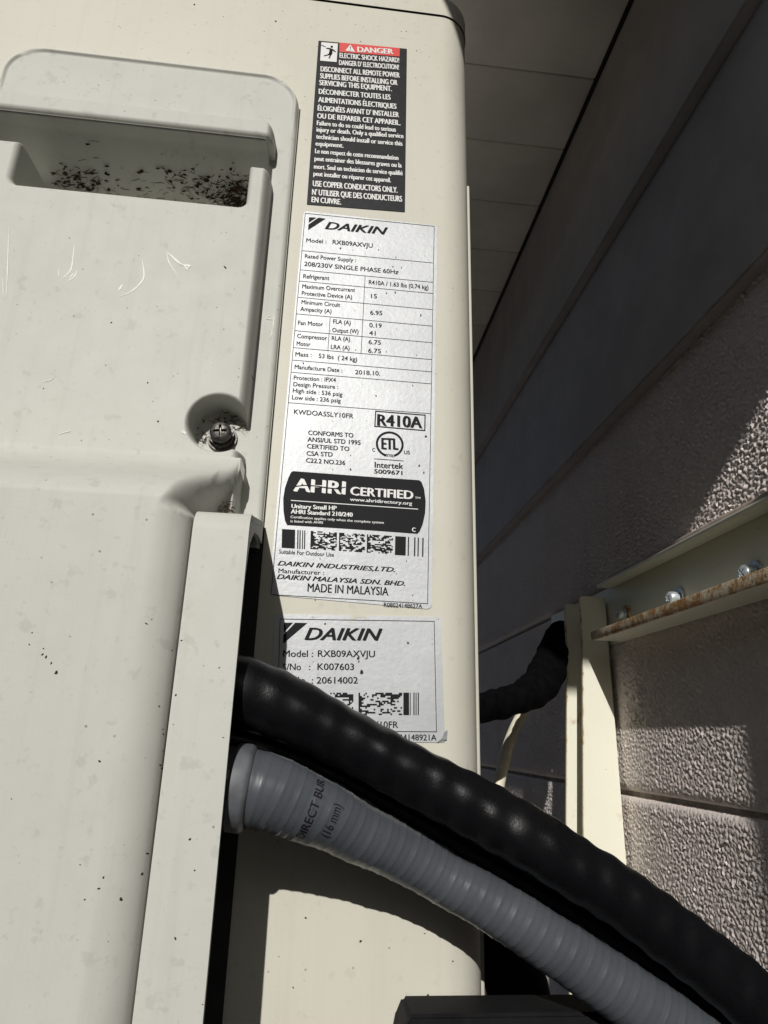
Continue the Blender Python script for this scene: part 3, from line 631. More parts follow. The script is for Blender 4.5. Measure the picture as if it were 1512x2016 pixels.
def cover_height(x, z):
    s = sd_rbox(x, z, -0.1975, X_GAP - 0.0004, -0.6, COVER_TOP, 0.0225)
    h = HF * quarter(-s / 0.0030) - 0.0012 * (s > -0.0001)
    h = h + 0.0016 * np.exp(-((s + 0.0019) / 0.0011) ** 2) * sstep((z - 0.335) / 0.02)
    # raised body
    sb = sd_rbox(x, z, -0.1915, -0.0380, -0.6, 0.3290, 0.0065)
    side = quarter(-sb / 0.0042)
    # a bowl round the screw, open to the right
    pk = np.minimum(np.hypot(x - SCREW_X, z - SCREW_Z) - 0.0128, sd_rbox(x, z, SCREW_X, -0.02, 0.1275, 0.1440, 0.003))
    bowl = quarter(pk / 0.0030)
    slot = np.minimum(sd_rbox(x, z, -0.0425, -0.0330, 0.2935, 0.3150, 0.001), sd_rbox(x, z, -0.1965, -0.1880, 0.2935, 0.3150, 0.001))
    body = side * bowl * (1 - sstep(-slot / 0.0018))
    h = h + (HB - HF) * body
    # bulge
    sz = sstep((0.1215 - z) / 0.040)
    floor = HB + (0.0600 - HB) * sstep((0.0830 - z) / 0.006)
    top = HB + (HP - HB) * sz
    xr = -0.0388 - 0.0087 * sstep((0.1170 - z) / 0.030)
    sx = quarter((xr - x) / (0.009 + 0.006 * sstep((0.090 - z) / 0.02)))
    bul = np.minimum(floor, top) + np.maximum(top - floor, 0) * sx
    h = np.where(z < 0.1215, np.maximum(h, np.where(x < xr + 0.001, bul, h)), h)
    # hollow between bulge and hinge cover
    hol = sd_rbox(x, z, -0.0465, -0.0405, 0.06, 0.1090, 0.003)
    h = h - 0.004 * quarter(-hol / 0.005) * (z < 0.1215)
    # grip recess and the open slot at its right end
    r1 = sd_rbox(x, z, -0.1690, -0.0490, 0.2655, 0.3150, 0.0045)
    r2 = np.minimum(sd_rbox(x, z, -0.0700, -0.0384, 0.2935, 0.3150, 0.003), sd_rbox(x, z, -0.1912, -0.1500, 0.2935, 0.3150, 0.003))
    rr = np.minimum(r1, r2)
    lip = 0.0030 * (1 - quarter(rr / 0.0030)) * (rr > -0.0008) * body
    h = h - lip
    roof = np.maximum(0.0152 - np.maximum(0.3150 - z, 0) / 0.40, -0.055)
    h = h - np.maximum(h - roof, 0) * sstep((-np.minimum(r1, r2) - 0.0003) / 0.0022)
    return h

def dense(a, b, coarse, marks, near, fine):
    out = [a]
    while out[-1] < b:
        p = out[-1]
        d = min(abs(p - m) for m in marks)
        out.append(p + (fine if d < near else min(coarse, fine + (d - near) * 0.35 + 1e-5)))
    return np.array(out)
gx = dense(-0.2400, X_GAP, 0.0030, [-0.1975, -0.1915, -0.1690, -0.0490, -0.0700, -0.0620, -0.0555, -0.0500, -0.0455, -0.0395, -0.0340, -0.0275, -0.0268], 0.0040, 0.00035)
gx = np.append(gx[gx < X_GAP - 1e-4], X_GAP)
gz = dense(-0.170, 0.3810, 0.0030, [0.0815, 0.0850, 0.1215, 0.1270, 0.1380, 0.1440, 0.1500, 0.2655, 0.2930, 0.3150, 0.3270, 0.3650, 0.3795], 0.0035, 0.00035)
GX, GZ = np.meshgrid(gx, gz, indexing='ij')
H = cover_height(GX, GZ)
Vc = np.stack([GX, -H, GZ], -1)
idx = np.arange(GX.size).reshape(GX.shape)
Q = np.stack([idx[:-1, :-1], idx[1:, :-1], idx[1:, 1:], idx[:-1, 1:]], -1)
mx = 0.5 * (GX[:-1, :-1] + GX[1:, 1:]); mz = 0.5 * (GZ[:-1, :-1] + GZ[1:, 1:])
keep = ~((mx > STRIP_L) & (mz < 0.083)) & (sd_rbox(mx, mz, -0.1975, X_GAP + 0.001, -0.6, COVER_TOP, 0.0225) < 0.0006)
cover = link_mesh('service_cover', Vc.reshape(-1, 3), Q[keep], PLASTIC, unit, smooth=True)

box('gap_shade_strip', (X_GAP - 0.0002, X_GAP + 0.00055, -0.00025, 0.002, 0.094, 0.3580), DARK, cover)  # dark strip painted in for the shadow line beside the cover edge

# --- valve cover: hollow, open on its right side where the hoses come out
T = 0.0024
def valve_cover():
    bm = bmesh.new()
    z0 = -0.170
    # outline in (y, z) of the outer skin: base, up, over the sloping top, front
    prof_o = [(-0.0030, 0.0955), (-0.0560, 0.0815)]
    for i in range(1, 7):
        a = math.pi / 2 * i / 6
        prof_o.append((-0.0560 - 0.009 * math.sin(a), 0.0725 + 0.009 * math.cos(a)))
    prof_o.append((-0.0650, z0))
    def inner(i):
        y, z = prof_o[i]
        if i < 2: return (y, z - T)
        if i == len(prof_o) - 1: return (y + T, z)
        return (y + T * 0.8, z - T * 0.6)
    n = len(prof_o)
    xs = [STRIP_L, STRIP_R]
    O = [[bm.verts.new((x, *prof_o[i])) for i in range(n)] for x in xs]
    I = [[bm.verts.new((x, *inner(i))) for i in range(n)] for x in xs]
    for i in range(n - 1):
        bm.faces.new((O[0][i], O[1][i], O[1][i + 1], O[0][i + 1]))
        bm.faces.new((I[0][i], I[0][i + 1], I[1][i + 1], I[1][i]))
        for k in (0, 1):
            bm.faces.new((O[k][i], O[k][i + 1], I[k][i + 1], I[k][i]))
    for e0, e1 in (((O[0][0], O[1][0]), (I[0][0], I[1][0])), ((O[0][-1], O[1][-1]), (I[0][-1], I[1][-1]))):
        bm.faces.new((e0[0], e0[1], e1[1], e1[0]))
    # upper part of the right side wall, arched below
    arch = [(-0.0030, 0.0930), (-0.0030, 0.0850), (-0.0200, 0.0835), (-0.0420, 0.0790), (-0.0560, 0.0700), (-0.0610, 0.0560), (-0.0635, 0.0200), (-0.0635, 0.0700), (-0.0600, 0.0780), (-0.0550, 0.0803)]
    for d0, d1 in ((STRIP_R - 0.0022, STRIP_R - 0.0002),):
        lo = [bm.verts.new((d0, *p)) for p in arch]; hi = [bm.verts.new((d1, *p)) for p in arch]
        bm.faces.new(lo); bm.faces.new(hi[::-1])
        for i in range(len(arch)):
            bm.faces.new((lo[i], hi[i], hi[(i + 1) % len(arch)], lo[(i + 1) % len(arch)]))
    return bm
link_bm('valve_cover', valve_cover(), PLASTIC, unit, smooth=True, sharp=35)

def crosshead(name, mat, parent, centre, r, dome, normal, spin, slot_w, slot_l, slot_d, skirt):
    """screw head with a cross recess; normal: the way it faces"""
    N = 45
    a = np.linspace(-1, 1, N)
    A, Bq = np.meshgrid(a, a, indexing='ij')
    U = A * np.sqrt(1 - Bq ** 2 / 2); W = Bq * np.sqrt(1 - A ** 2 / 2)
    rr = np.hypot(U, W)
    h = dome * np.sqrt(np.clip(1 - rr ** 2 * 0.97, 0, 1))
    def slot(u, w):
        return np.maximum(np.abs(u) - slot_l * (1), np.abs(w) - slot_w)
    d = np.minimum(slot(U, W), slot(W, U))
    h = h - slot_d * sstep(-d / 0.07)
    nv = Vector(normal).normalized()
    t = nv.cross(Vector((0.1, 0.2, 1))).normalized(); b = nv.cross(t)
    ca, sa = math.cos(spin), math.sin(spin)
    t, b = t * ca + b * sa, b * ca - t * sa
    V = np.array(centre)[None, None, :] + r * U[..., None] * np.array(t) + r * W[..., None] * np.array(b) + (h[..., None] + skirt) * np.array(nv)
    V = V.reshape(-1, 3)
    ix = np.arange(N * N).reshape(N, N)
    F = [np.stack([ix[:-1, :-1], ix[1:, :-1], ix[1:, 1:], ix[:-1, 1:]], -1).reshape(-1, 4)]
    ring = np.concatenate([ix[:, 0], ix[-1, 1:], ix[-2::-1, -1], ix[0, -2:0:-1]])
    low = V[ring] - np.array(nv) * skirt
    k = len(ring); q = np.arange(k); p = (q + 1) % k
    F.append(np.stack([ring[q], N * N + q, N * N + p, ring[p]], -1))
    return link_mesh(name, np.concatenate([V, low]), np.concatenate(F), mat, parent, smooth=True, sharp=55)

screw = crosshead('cover_screw', SCREW, unit, (SCREW_X, -0.0078, SCREW_Z - 0.0010), 0.0051, 0.0016, (0, -1, 0), 0.2, 0.13, 0.62, 0.0016, 0.0026)
hexa = [(SCREW_X + 0.0066 * math.cos(i * math.pi / 3 + 0.3), SCREW_Z - 0.0012 + 0.0066 * math.sin(i * math.pi / 3 + 0.3)) for i in range(6)]
hb = prism_bm(hexa, lambda a, b, d: (a, d, b), -0.0081, -0.0040)
bmesh.ops.bevel(hb, geom=hb.edges[:], offset=0.0007, segments=2, affect='EDGES')
link_bm('hex_head', hb, SCREW, screw, smooth=True, sharp=40)
wsh = [(SCREW_X + 0.0073 * math.cos(i * math.pi / 16), SCREW_Z - 0.0012 + 0.0073 * math.sin(i * math.pi / 16)) for i in range(32)]
link_bm('washer', prism_bm(wsh, lambda a, b, d: (a, d, b), -0.0046, -0.0030), SCREW, screw, smooth=True, sharp=40)

# ------------------------------------------------------------------ flat print
class Print:
    """collects flat shapes lying on the sheet metal, y is how far they stand off"""
    def __init__(s): s.v = []; s.f = []
    def poly(s, pts, y):
        b = len(s.v); s.v += [(x, y, z) for x, z in pts]; s.f.append(tuple(range(b, b + len(pts))))
    def line(s, A, B, w, y):
        A = Vector(A); B = Vector(B); d = (B - A).normalized(); n = Vector((-d.y, d.x)) * w / 2; e = d * w / 2
        s.poly([A + n - e, A - n - e, B - n + e, B + n + e], y)
    def tri(s, verts, faces):
        b = len(s.v); s.v += verts; s.f += [tuple(b + i for i in f) for f in faces]
    def build(s, name, mat, parent):
        return link_mesh(name, s.v, s.f, mat, parent)

def glyphs(txt, style):
    cu = bpy.data.curves.new('print', 'FONT')
    cu.body = txt
    cu.resolution_u = 3
    if 'i' in style: cu.shear = 0.32
    if 'w' in style: cu.space_character = 1.15
    ob = bpy.data.objects.new('print', cu)
    COL.objects.link(ob)
    dg = bpy.context.evaluated_depsgraph_get()
    ev = ob.evaluated_get(dg)
    me = ev.to_mesh()
    vs = np.array([v.co[:2] for v in me.vertices]) if len(me.vertices) else np.zeros((0, 2))
    fs = [tuple(p.vertices) for p in me.polygons]
    ev.to_mesh_clear()
    bpy.data.objects.remove(ob)
    bpy.data.curves.remove(cu)
    return vs, fs
CAP = float(glyphs('H', '')[0][:, 1].max())

def write(pr, entry, y):
    """one line of print; heavier faces are the same outline laid down again a hair to the side"""
    txt, A, B, cap, style = entry
    vs, fs = glyphs(txt, style)
    if not len(vs): return
    w = cap * (0.062 if 'h' in style else 0.06 if 'b' in style else 0.042 if 'm' in style else 0.026)
    A = np.array(A); B = np.array(B)
    d = B - A; dl = d / np.linalg.norm(d)
    A = A + dl * w; d = d - 2 * dl * w
    u = (vs[:, 0] - vs[:, 0].min()) / (vs[:, 0].max() - vs[:, 0].min())
    up = np.array((-dl[1], dl[0]))
    P = A[None] + u[:, None] * d[None] + (vs[:, 1:2] / CAP * cap) * up[None]
    steps = [(-1, 0.3), (1, -0.3), (0, 0)] if ('h' in style or 'b' in style) else [(-1, 0.3), (1, -0.3)]
    for k, (a, b) in enumerate(steps):
        Q = P + dl[None] * (a * w) + up[None] * (b * w)
        pr.tri([(float(q[0]), y - 0.00002 * k, float(q[1])) for q in Q], fs)

def codeblock(pr, quad, nx, nz, seed, y, fill=0.5):
    r = random.Random(seed)
    TL, TR, BR, BL = [Vector(q) for q in quad]
    def at(u, v): return (TL.lerp(TR, u)).lerp(BL.lerp(BR, u), v)
    for j in range(nz):
        i = 0
        while i < nx:
            run = r.choice((1, 1, 2, 2, 3))
            if i == 0 or r.random() < fill:
                e = min(nx, i + run)
                pr.poly([at(i / nx, j / nz), at(i / nx, (j + 1) / nz), at(e / nx, (j + 1) / nz), at(e / nx, j / nz)], y)
                i = e
            else:
                i += run

def sticker(name, corners, mat, radius, lab, thick=0.00035, extra=None):
    TL, TR, BR, BL = [Vector(c) for c in corners]
    C = [BL, BR, TR, TL]
    pts = []
    for i in range(4):
        p = C[i]; a = (C[i - 1] - p).normalized(); b = (C[(i + 1) % 4] - p).normalized()
        s = p + a * radius; e = p + b * radius
        for t in np.linspace(0, 1, 5):
            pts.append(tuple((s.lerp(p, t)).lerp(p.lerp(e, t), t)))
    o = link_bm(name, prism_bm(pts, lambda a, b, d: (a, d, b), -0.00005, -thick), mat, unit)
    if lab: o['label'] = lab
    return o
YT = -0.00048

ws = sticker('warning_sticker', W_CORNERS, BLACKLABEL, 0.0006, 'black danger sticker with white lettering and red band')
p = Print(); p.poly(W_BAND, YT); p.build('red_band', REDINK, ws)
p = Print(); p.poly(W_BOX, YT); p.build('pictogram_panel', WHITEINK, ws)
p = Print()
for q in W_MAN: p.poly(q, YT - 0.00012)
p.build('pictogram', BLACKINK, ws)
p = Print(); p.poly(W_TRI, YT - 0.00012)
for e in W_TEXT: write(p, e, YT - 0.00012)
tag(p.build('lettering', WHITEINK, ws), kind='stuff')
p = Print()
for q in W_BANG: p.poly(q, YT - 0.00024)
p.build('exclamation_mark', BLACKINK, ws)

rs = sticker('rating_sticker', R_CORNERS, SILVER, 0.0028, 'tall silver rating sticker with ruled table')
p = Print()
for i in range(4): p.line(R_FRAME[i], R_FRAME[(i + 1) % 4], 0.00030, YT)
for a, b, w in R_LINES: p.line(a, b, w, YT)
p.build('ruled_lines', BLACKINK, rs)
p = Print()
for e in R_TEXT: write(p, e, YT)
tag(p.build('lettering', BLACKINK, rs), kind='stuff')
p = Print()
for q in R_LOGO: p.poly(q, YT)
p.build('logo', BLACKINK, rs)
p = Print()
(cx, cz), rr = R_RING
for i in range(48):
    a0, a1 = i * math.pi / 24, (i + 1) * math.pi / 24
    if 4.35 < a0 < 5.0: continue
    p.poly([(cx + rr * math.cos(a0), cz + rr * math.sin(a0)), (cx + rr * math.cos(a1), cz + rr * math.sin(a1)),
            (cx + rr * 0.84 * math.cos(a1), cz + rr * 0.84 * math.sin(a1)), (cx + rr * 0.84 * math.cos(a0), cz + rr * 0.84 * math.sin(a0))], YT)
p.build('listing_mark', BLACKINK, rs)
p = Print(); p.poly(R_CERT_PANEL, YT); p.build('certified_panel', BLACKINK, rs)
p = Print()
for e in R_CERT: write(p, e, YT - 0.00012)
p.line(*R_CERT_LINE, YT - 0.00012)
tag(p.build('certified_lettering', WHITEINK, rs), kind='stuff')
p = Print(); p.poly(R_CERT_SWOOSH, YT - 0.00024); p.build('swoosh', BLACKINK, rs)
p = Print()
for q in R_BARS: p.poly(q, YT)
for i, q in enumerate(R_CODE): codeblock(p, q, 20, 16, 40 + i, YT)
p.build('barcode', BLACKINK, rs)

ss = sticker('serial_sticker', S_CORNERS, SILVER, 0.0012, 'short silver serial number sticker half hidden by the black hose')
p = Print()
for i in range(4): p.line(S_FRAME[i], S_FRAME[(i + 1) % 4], 0.00030, YT)
p.build('frame_line', BLACKINK, ss)
p = Print()
for e in S_TEXT: write(p, e, YT)
tag(p.build('lettering', BLACKINK, ss), kind='stuff')
p = Print()
for q in S_LOGO: p.poly(q, YT)
p.build('logo', BLACKINK, ss)
p = Print()
for q in S_BARS: p.poly(q, YT)
for i, q in enumerate(S_CODE): codeblock(p, q, (10, 20, 26)[i], 14, 70 + i, YT, 0.5)
p.build('barcode', BLACKINK, ss)
p = Print()
for q in S_TORN: p.poly(q, YT)
p.build('torn_spot', SHEET, ss)
br = Vector(S_CORNERS[2])
link_mesh('peeled_corner', [(br.x - 0.0040, -0.0006, br.y - 0.0002), (br.x + 0.0006, -0.0008, br.y + 0.0012), (br.x + 0.0009, -0.0013, br.y + 0.0055), (br.x - 0.0008, -0.0019, br.y + 0.0042), (br.x - 0.0016, -0.0014, br.y + 0.0018)],
          [(0, 1, 4), (1, 2, 3), (1, 3, 4)], SILVER, ss)

# ------------------------------------------------------------------ scuffs and grime on the unit
def ch(x, z):
    return float(cover_height(np.array([x]), np.array([z]))[0])
def stroke(V, F, pts, w, lift):
    n = len(pts); k = len(V)
    for i in range(n):
        d = (Vector(pts[min(i + 1, n - 1)]) - Vector(pts[max(i - 1, 0)])).normalized()
        nn = Vector((-d.y, d.x)); a = Vector(pts[i])
        ww = w * (0.15 + 0.85 * math.sin(math.pi * (i + 0.3) / n)) * random.uniform(0.7, 1.2) / 2
        for q in (a + nn * ww, a - nn * ww):
            V.append((q.x, -ch(q.x, q.y) - lift, q.y))
    for i in range(n - 1):
        F.append((k + 2 * i, k + 2 * i + 1, k + 2 * i + 3, k + 2 * i + 2))
V = []; F = []
for i, (pts, w) in enumerate(SCUFFS + SCUFFS2):
    sm = catmull([(x, z, 0) for x, z in pts], 0.0008)[:, :2]
    stroke(V, F, [tuple(q) for q in sm], w * 1.1, 0.00010 + 0.00001 * i)
tag(link_mesh('scuff_marks', V, F, SCUFF, cover), kind='stuff')

def speck(V, F, x, z, s, yf):
    k = len(V); n = random.randint(5, 8); an = random.uniform(0, 3.14); asp = random.uniform(0.35, 1.0); s = s * 0.52
    for i in range(n):
        a = 2 * math.pi * i / n; r = s * random.uniform(0.6, 1.1)
        dx, dz = r * math.cos(a), r * asp * math.sin(a)
        X = x + dx * math.cos(an) - dz * math.sin(an); Z = z + dx * math.sin(an) + dz * math.cos(an)
        V.append((X, yf(X, Z), Z))
    V.append((x, yf(x, z) - s * 0.4, z))
    for i in range(n):
        F.append((k + i, k + (i + 1) % n, k + n))
V = []; F = []
def on_cover(x, z):
    if STRIP_L < x < STRIP_R and z < STRIP_TOP - 0.006: return -0.0651
    return -ch(x, z) - 0.0001
for x, z, s in SPECKS: speck(V, F, x, z, s, on_cover)
for i in range(130):
    x = random.uniform(-0.19, -0.052); z = random.uniform(-0.10, 0.36)
    if 0.255 < z < 0.325: continue
    speck(V, F, x, z, random.uniform(0.00018, 0.0005) * random.choice((0.6, 1)), on_cover)
tag(link_mesh('grime_specks', V, F, SPECK, cover), kind='stuff')
V = []; F = []
def on_sheet(x, z):
    if x > X_FLAT:
        return R_C - math.sqrt(max(0, R_C ** 2 - (x - X_FLAT) ** 2)) - 0.0002
    return -0.0001
for x, z, s in PSPECKS: speck(V, F, x, z, s, on_sheet)
for i in range(70):
    speck(V, F, random.uniform(-0.16, 0.075), random.uniform(0.385, 0.45), random.uniform(0.0002, 0.0006), on_sheet)
for i in range(60):
    speck(V, F, random.uniform(-0.02, 0.075), random.uniform(-0.1, 0.38), random.uniform(0.00015, 0.0003), on_sheet)
for x, z, s in LSPECKS: speck(V, F, x, z, s, lambda a, b: -0.0008)
for i in range(120):
    speck(V, F, random.uniform(-0.018, 0.055), random.uniform(0.005, 0.28), random.uniform(0.00012, 0.0003), lambda a, b: -0.0008)
tag(link_mesh('grime_specks', V, F, SPECK, unit), kind='stuff')

# --- leaf litter and twigs caught in the grip recess
V = []; F = []
def twig(x, y, z, L, w, ang):
    k = len(V); n = 4; bend = random.uniform(-0.6, 0.6)
    for i in range(n + 1):
        t = i / n - 0.5
        cx = x + L * t * math.cos(ang + bend * t); cz = z + L * t * math.sin(ang + bend * t)
        cy = y + random.uniform(-1, 1) * w * 0.8
        for sgn in (-1, 1):
            V.append((cx, cy - 0.3 * w * sgn, cz + sgn * w * (1 - abs(t)) * 0.6))
    for i in range(n):
        F.append((k + 2 * i, k + 2 * i + 1, k + 2 * i + 3, k + 2 * i + 2))
def litter(cx, ct, sx, st, n, dense_w):
    """bits stuck to the sloping roof of the recess; ct is the depth behind the lip"""
    for i in range(n):
        x = random.gauss(cx, sx); t = random.gauss(ct, st)
        if not (-0.166 < x < -0.0515 and 0.004 < t < 0.045): continue
        y = -0.0152 + t; z = 0.3150 - 0.40 * t - random.uniform(0.0004, 0.0022)
        twig(x, y, z, random.uniform(0.001, 0.007), random.uniform(0.00015, 0.0005) * dense_w, random.uniform(0, 3.14))
        if random.random() < 0.35:
            k = len(V); r = random.uniform(0.0006, 0.0018)
            for j in range(6):
                a = j * math.pi / 3
                V.append((x + r * math.cos(a) * random.uniform(0.5, 1.2), y - random.uniform(0, r), z + r * 0.7 * math.sin(a) * random.uniform(0.5, 1.2)))
            F.append(tuple(range(k, k + 6)))
litter(-0.070, 0.027, 0.013, 0.005, 190, 1.0)
litter(-0.058, 0.031, 0.006, 0.005, 170, 1.5)
litter(-0.150, 0.030, 0.009, 0.004, 110, 1.1)
litter(-0.105, 0.034, 0.03, 0.004, 90, 0.8)
litter(-0.10, 0.022, 0.03, 0.007, 40, 0.7)
for i in range(60):          # along the seam over the valve cover
    x = random.uniform(-0.047, -0.039)
    twig(x, -0.0165 - random.uniform(0, 0.004), 0.0945 + abs(random.gauss(0, 0.0025)), random.uniform(0.0006, 0.0025), random.uniform(0.0002, 0.0005), random.uniform(0, 3.14))
for i in range(70):          # round the screw
    a = random.uniform(0.4, 3.6); q = random.uniform(0.006, 0.0118)
    twig(SCREW_X + q * math.cos(a), -0.0036 - random.uniform(0, 0.004) * (q > 0.010), SCREW_Z + q * math.sin(a), random.uniform(0.0008, 0.004), random.uniform(0.0002, 0.0006), random.uniform(0, 3.14))
tag(link_mesh('leaf_litter', V, F, LEAF), 'dry dark leaf litter and twigs caught in the grip recess of the cover', 'leaf litter', kind='stuff')

# ------------------------------------------------------------------ hoses
def grey_mod(S, TH):
    ph = (S / 0.0062 + TH / (2 * math.pi)) % 1.0
    r = 0.00020 * np.exp(-((ph - 0.5) / 0.075) ** 2) - 0.00014 * np.exp(-((ph - 0.15) / 0.05) ** 2)
    return r + 0.0001 * np.sin(S * 310 + TH)
grey_pts = GREY + [(0.228, -0.09, -0.150, 0.0112), (0.2345, -0.20, -0.115, 0.0112), (0.235, -0.302, -0.07, 0.0112)]
grey, gfr = tube('grey_conduit', grey_pts, GREYHOSE, None, 0.0005, 72, grey_mod)
tag(grey, 'grey ribbed plastic conduit with printed lettering below the black hose', 'conduit')
black_rel = np.random.default_rng(4).uniform(-1, 1, 200)
def black_mod(S, TH):
    k = S / 0.0117 + 0.25 * np.sin(TH + 0.7)
    a = 0.00021 + 0.00009 * np.interp(k.ravel(), np.arange(200), black_rel).reshape(k.shape)
    return a * np.cos(2 * math.pi * k) + 0.00018 * np.sin(3 * TH + S * 60) + 0.00012 * np.sin(5 * TH - S * 170)
black_pts = BLACK + [(0.236, -0.09, -0.128, 0.0124), (0.238, -0.20, -0.06, 0.0124), (0.238, -0.302, -0.01, 0.0124)]
black, bfr = tube('black_hose', black_pts, BLACKHOSE, None, 0.0006, 72, black_mod)
tag(black, 'thick black ribbed hose crossing in front of the stickers', 'hose')

cable, _ = tube('black_cable', CABLE + [(0.232, -0.09, -0.142, 0.0045), (0.236, -0.20, -0.09, 0.0045), (0.236, -0.302, -0.04, 0.0045)], BLACKHOSE, None, 0.0012, 36,
                lambda S, TH: 0.00015 * np.sin(S * 420) + 0.0001 * np.sin(2 * TH + S * 90))
tag(cable, 'thin black cable squeezed between the black hose and the grey conduit', 'cable')

def print_on_tube(parent, fr, txt, s0, th0, height, length, mat, name):
    """lettering that runs round the tube; s0 along the tube, th0 the start angle"""
    vs, fs = glyphs(txt, 'm')
    c, Tn, N, B, s, rad = fr
    u = (vs[:, 0] - vs[:, 0].min()) / (vs[:, 0].max() - vs[:, 0].min())
    w = vs[:, 1] / CAP
    out = []
    for uu, ww in zip(u, w):
        sv = s0 + ww * height
        i = int(np.clip(np.searchsorted(s, sv), 1, len(s) - 1)); t = (sv - s[i - 1]) / (s[i] - s[i - 1])
        cc = c[i - 1] * (1 - t) + c[i] * t; n = N[i]; b = B[i]; r = rad[i] + 0.00042
        th = th0 + uu * length
        out.append(tuple(cc + r * (math.cos(th) * n + math.sin(th) * b)))
    return link_mesh(name, out, fs, mat, parent)

# the angle on the tube that faces the street side (towards -y)
i0 = int(np.searchsorted(gfr[4], 0.040))
def face_angle(fr, i, d):
    return math.atan2(float(np.dot(fr[3][i], d)), float(np.dot(fr[2][i], d)))
f0 = face_angle(gfr, i0, np.array((-0.2, -1.0, -0.2)))
PRINT_INK = plain('worn_print', (0.016, 0.014, 0.018), 0.8, spec=0.1)
up_sign = 1 if face_angle(gfr, i0, np.array((0, -1, 0.4))) > face_angle(gfr, i0, np.array((0, -1, -0.4))) else -1
print_on_tube(grey, gfr, 'DIRECT BUR', 0.0345, f0 - up_sign * 0.55, 0.0030 * -1, up_sign * 1.9, PRINT_INK, 'lettering')
print_on_tube(grey, gfr, '(16 mm)', 0.0420, f0 - up_sign * 0.2, 0.0030 * -1, up_sign * 1.0, PRINT_INK, 'lettering')
V = []; F = []

# fitting the grey conduit screws into, on the plate inside the valve cover
c0 = np.array(GREY[1][:3]); d0 = np.array(GREY[1][:3]) - np.array(GREY[0][:3]); d0 /= np.linalg.norm(d0)
fit = link_mesh('conduit_fitting', *(lambda rows: (
    np.array([tuple(c0 + d0 * s_ + 0.82 * r_ * (math.cos(a) * np.array((0, 1, 0)) + math.sin(a) * np.cross(d0, (0, 1, 0)))) for s_, r_ in rows for a in np.linspace(0, 2 * math.pi, 48, endpoint=False)]),
    np.array([(k * 48 + i, k * 48 + (i + 1) % 48, (k + 1) * 48 + (i + 1) % 48, (k + 1) * 48 + i) for k in range(len(rows) - 1) for i in range(48)])))(
    [(-0.030, 0.008), (-0.0102, 0.008), (-0.0098, 0.0172), (-0.0090, 0.0182), (-0.0046, 0.0184), (-0.0038, 0.0180), (-0.0030, 0.0172), (-0.0026, 0.0164), (-0.0026, 0.008)]),
    CONNECTOR, grey, smooth=True, sharp=40)

# ------------------------------------------------------------------ wall bracket
br_ = tag(empty('wall_bracket'), 'cream painted steel wall bracket with rusty rail edge and zinc bolts', 'bracket')
rail = box('rail', (XW - 0.0022, XW - 0.0008, -0.62, 0.455, 0.0885, 0.1420), CREAM_PAINT, br_, bev=0.0004, seg=1)
box('rail_flange', (0.2515, XW - 0.0023, -0.62, 0.2750, 0.0885, 0.0905), CREAM_PAINT, br_, bev=0.0006, seg=1)
rl = box('rail_lip', (0.2490, 0.2513, -0.62, 0.2755, 0.0880, 0.0962), RUST, br_, bev=0.0007, seg=2)
rl['label'] = 'rust eaten front lip of the rail'
box('rail_flange', (0.2650, XW - 0.0023, -0.62, 0.2860, 0.1395, 0.1420), CREAM_PAINT, br_, bev=0.0006, seg=1)
box('rail_lip', (0.2622, 0.2648, -0.62, 0.2860, 0.1393, 0.1422), CREAM_PAINT, br_, bev=0.0006, seg=1)
box('caulk_bead', (0.2742, XW - 0.0005, -0.62, 0.2860, 0.1424, 0.1520), CAULK, br_, bev=0.002, seg=2)
box('rail_flange', (0.2600, XW - 0.0023, 0.345, 0.4560, 0.0885, 0.0905), CREAM_PAINT, br_, bev=0.0006, seg=1)
def upright(y):
    bm = prism_bm([(0.2525, 0.134), (XW - 0.004, 0.134), (XW - 0.004, -0.60), (0.2180, -0.60), (0.2400, -0.066), (0.2500, 0.080), (0.2505, 0.131)], lambda a, b, d: (a, d, b), y, y + 0.0025)
    bmesh.ops.bevel(bm, geom=bm.edges[:], offset=0.0008, segments=2, affect='EDGES')
    return link_bm('upright', bm, CREAM_PAINT, br_, smooth=True, sharp=40)
upright(0.2990); upright(0.3390)
for y in (0.2988, 0.3388):      # rust bleeding along the cut edge
    e = prism_bm([(0.2505, 0.1300), (0.2515, 0.1300), (0.2510, 0.0800), (0.2409, -0.066), (0.2189, -0.60), (0.2179, -0.60), (0.2399, -0.066), (0.2499, 0.080)], lambda a, b, d: (a, d, b), y, y + 0.0028)
    link_bm('rusty_edge', e, RUSTBLEED, br_)
box('upright_web', (XW - 0.0065, XW - 0.0042, 0.3018, 0.3388, -0.60, 0.130), CREAM_PAINT, br_)
for (yy, zz, r) in ((0.0789, 0.1055, 0.0052), (0.1708, 0.1075, 0.0050), (0.2593, 0.1105, 0.0048)):
    b = crosshead('bolt', ZINC, br_, (XW - 0.0045, yy, zz), r, 0.0030, (-1, 0, 0), 0.5, 0.15, 0.6, 0.0020, 0.0055)
    w = [(yy + (r + 0.0022) * math.cos(i * math.pi / 14), zz + 0.001 + (r + 0.0022) * math.sin(i * math.pi / 14)) for i in range(28)]
    link_bm('washer', prism_bm(w, lambda a, bq, d: (d, a, bq), XW - 0.0040, XW - 0.0024), ZINC if yy < 0.2 else RUST, b, smooth=True, sharp=40)
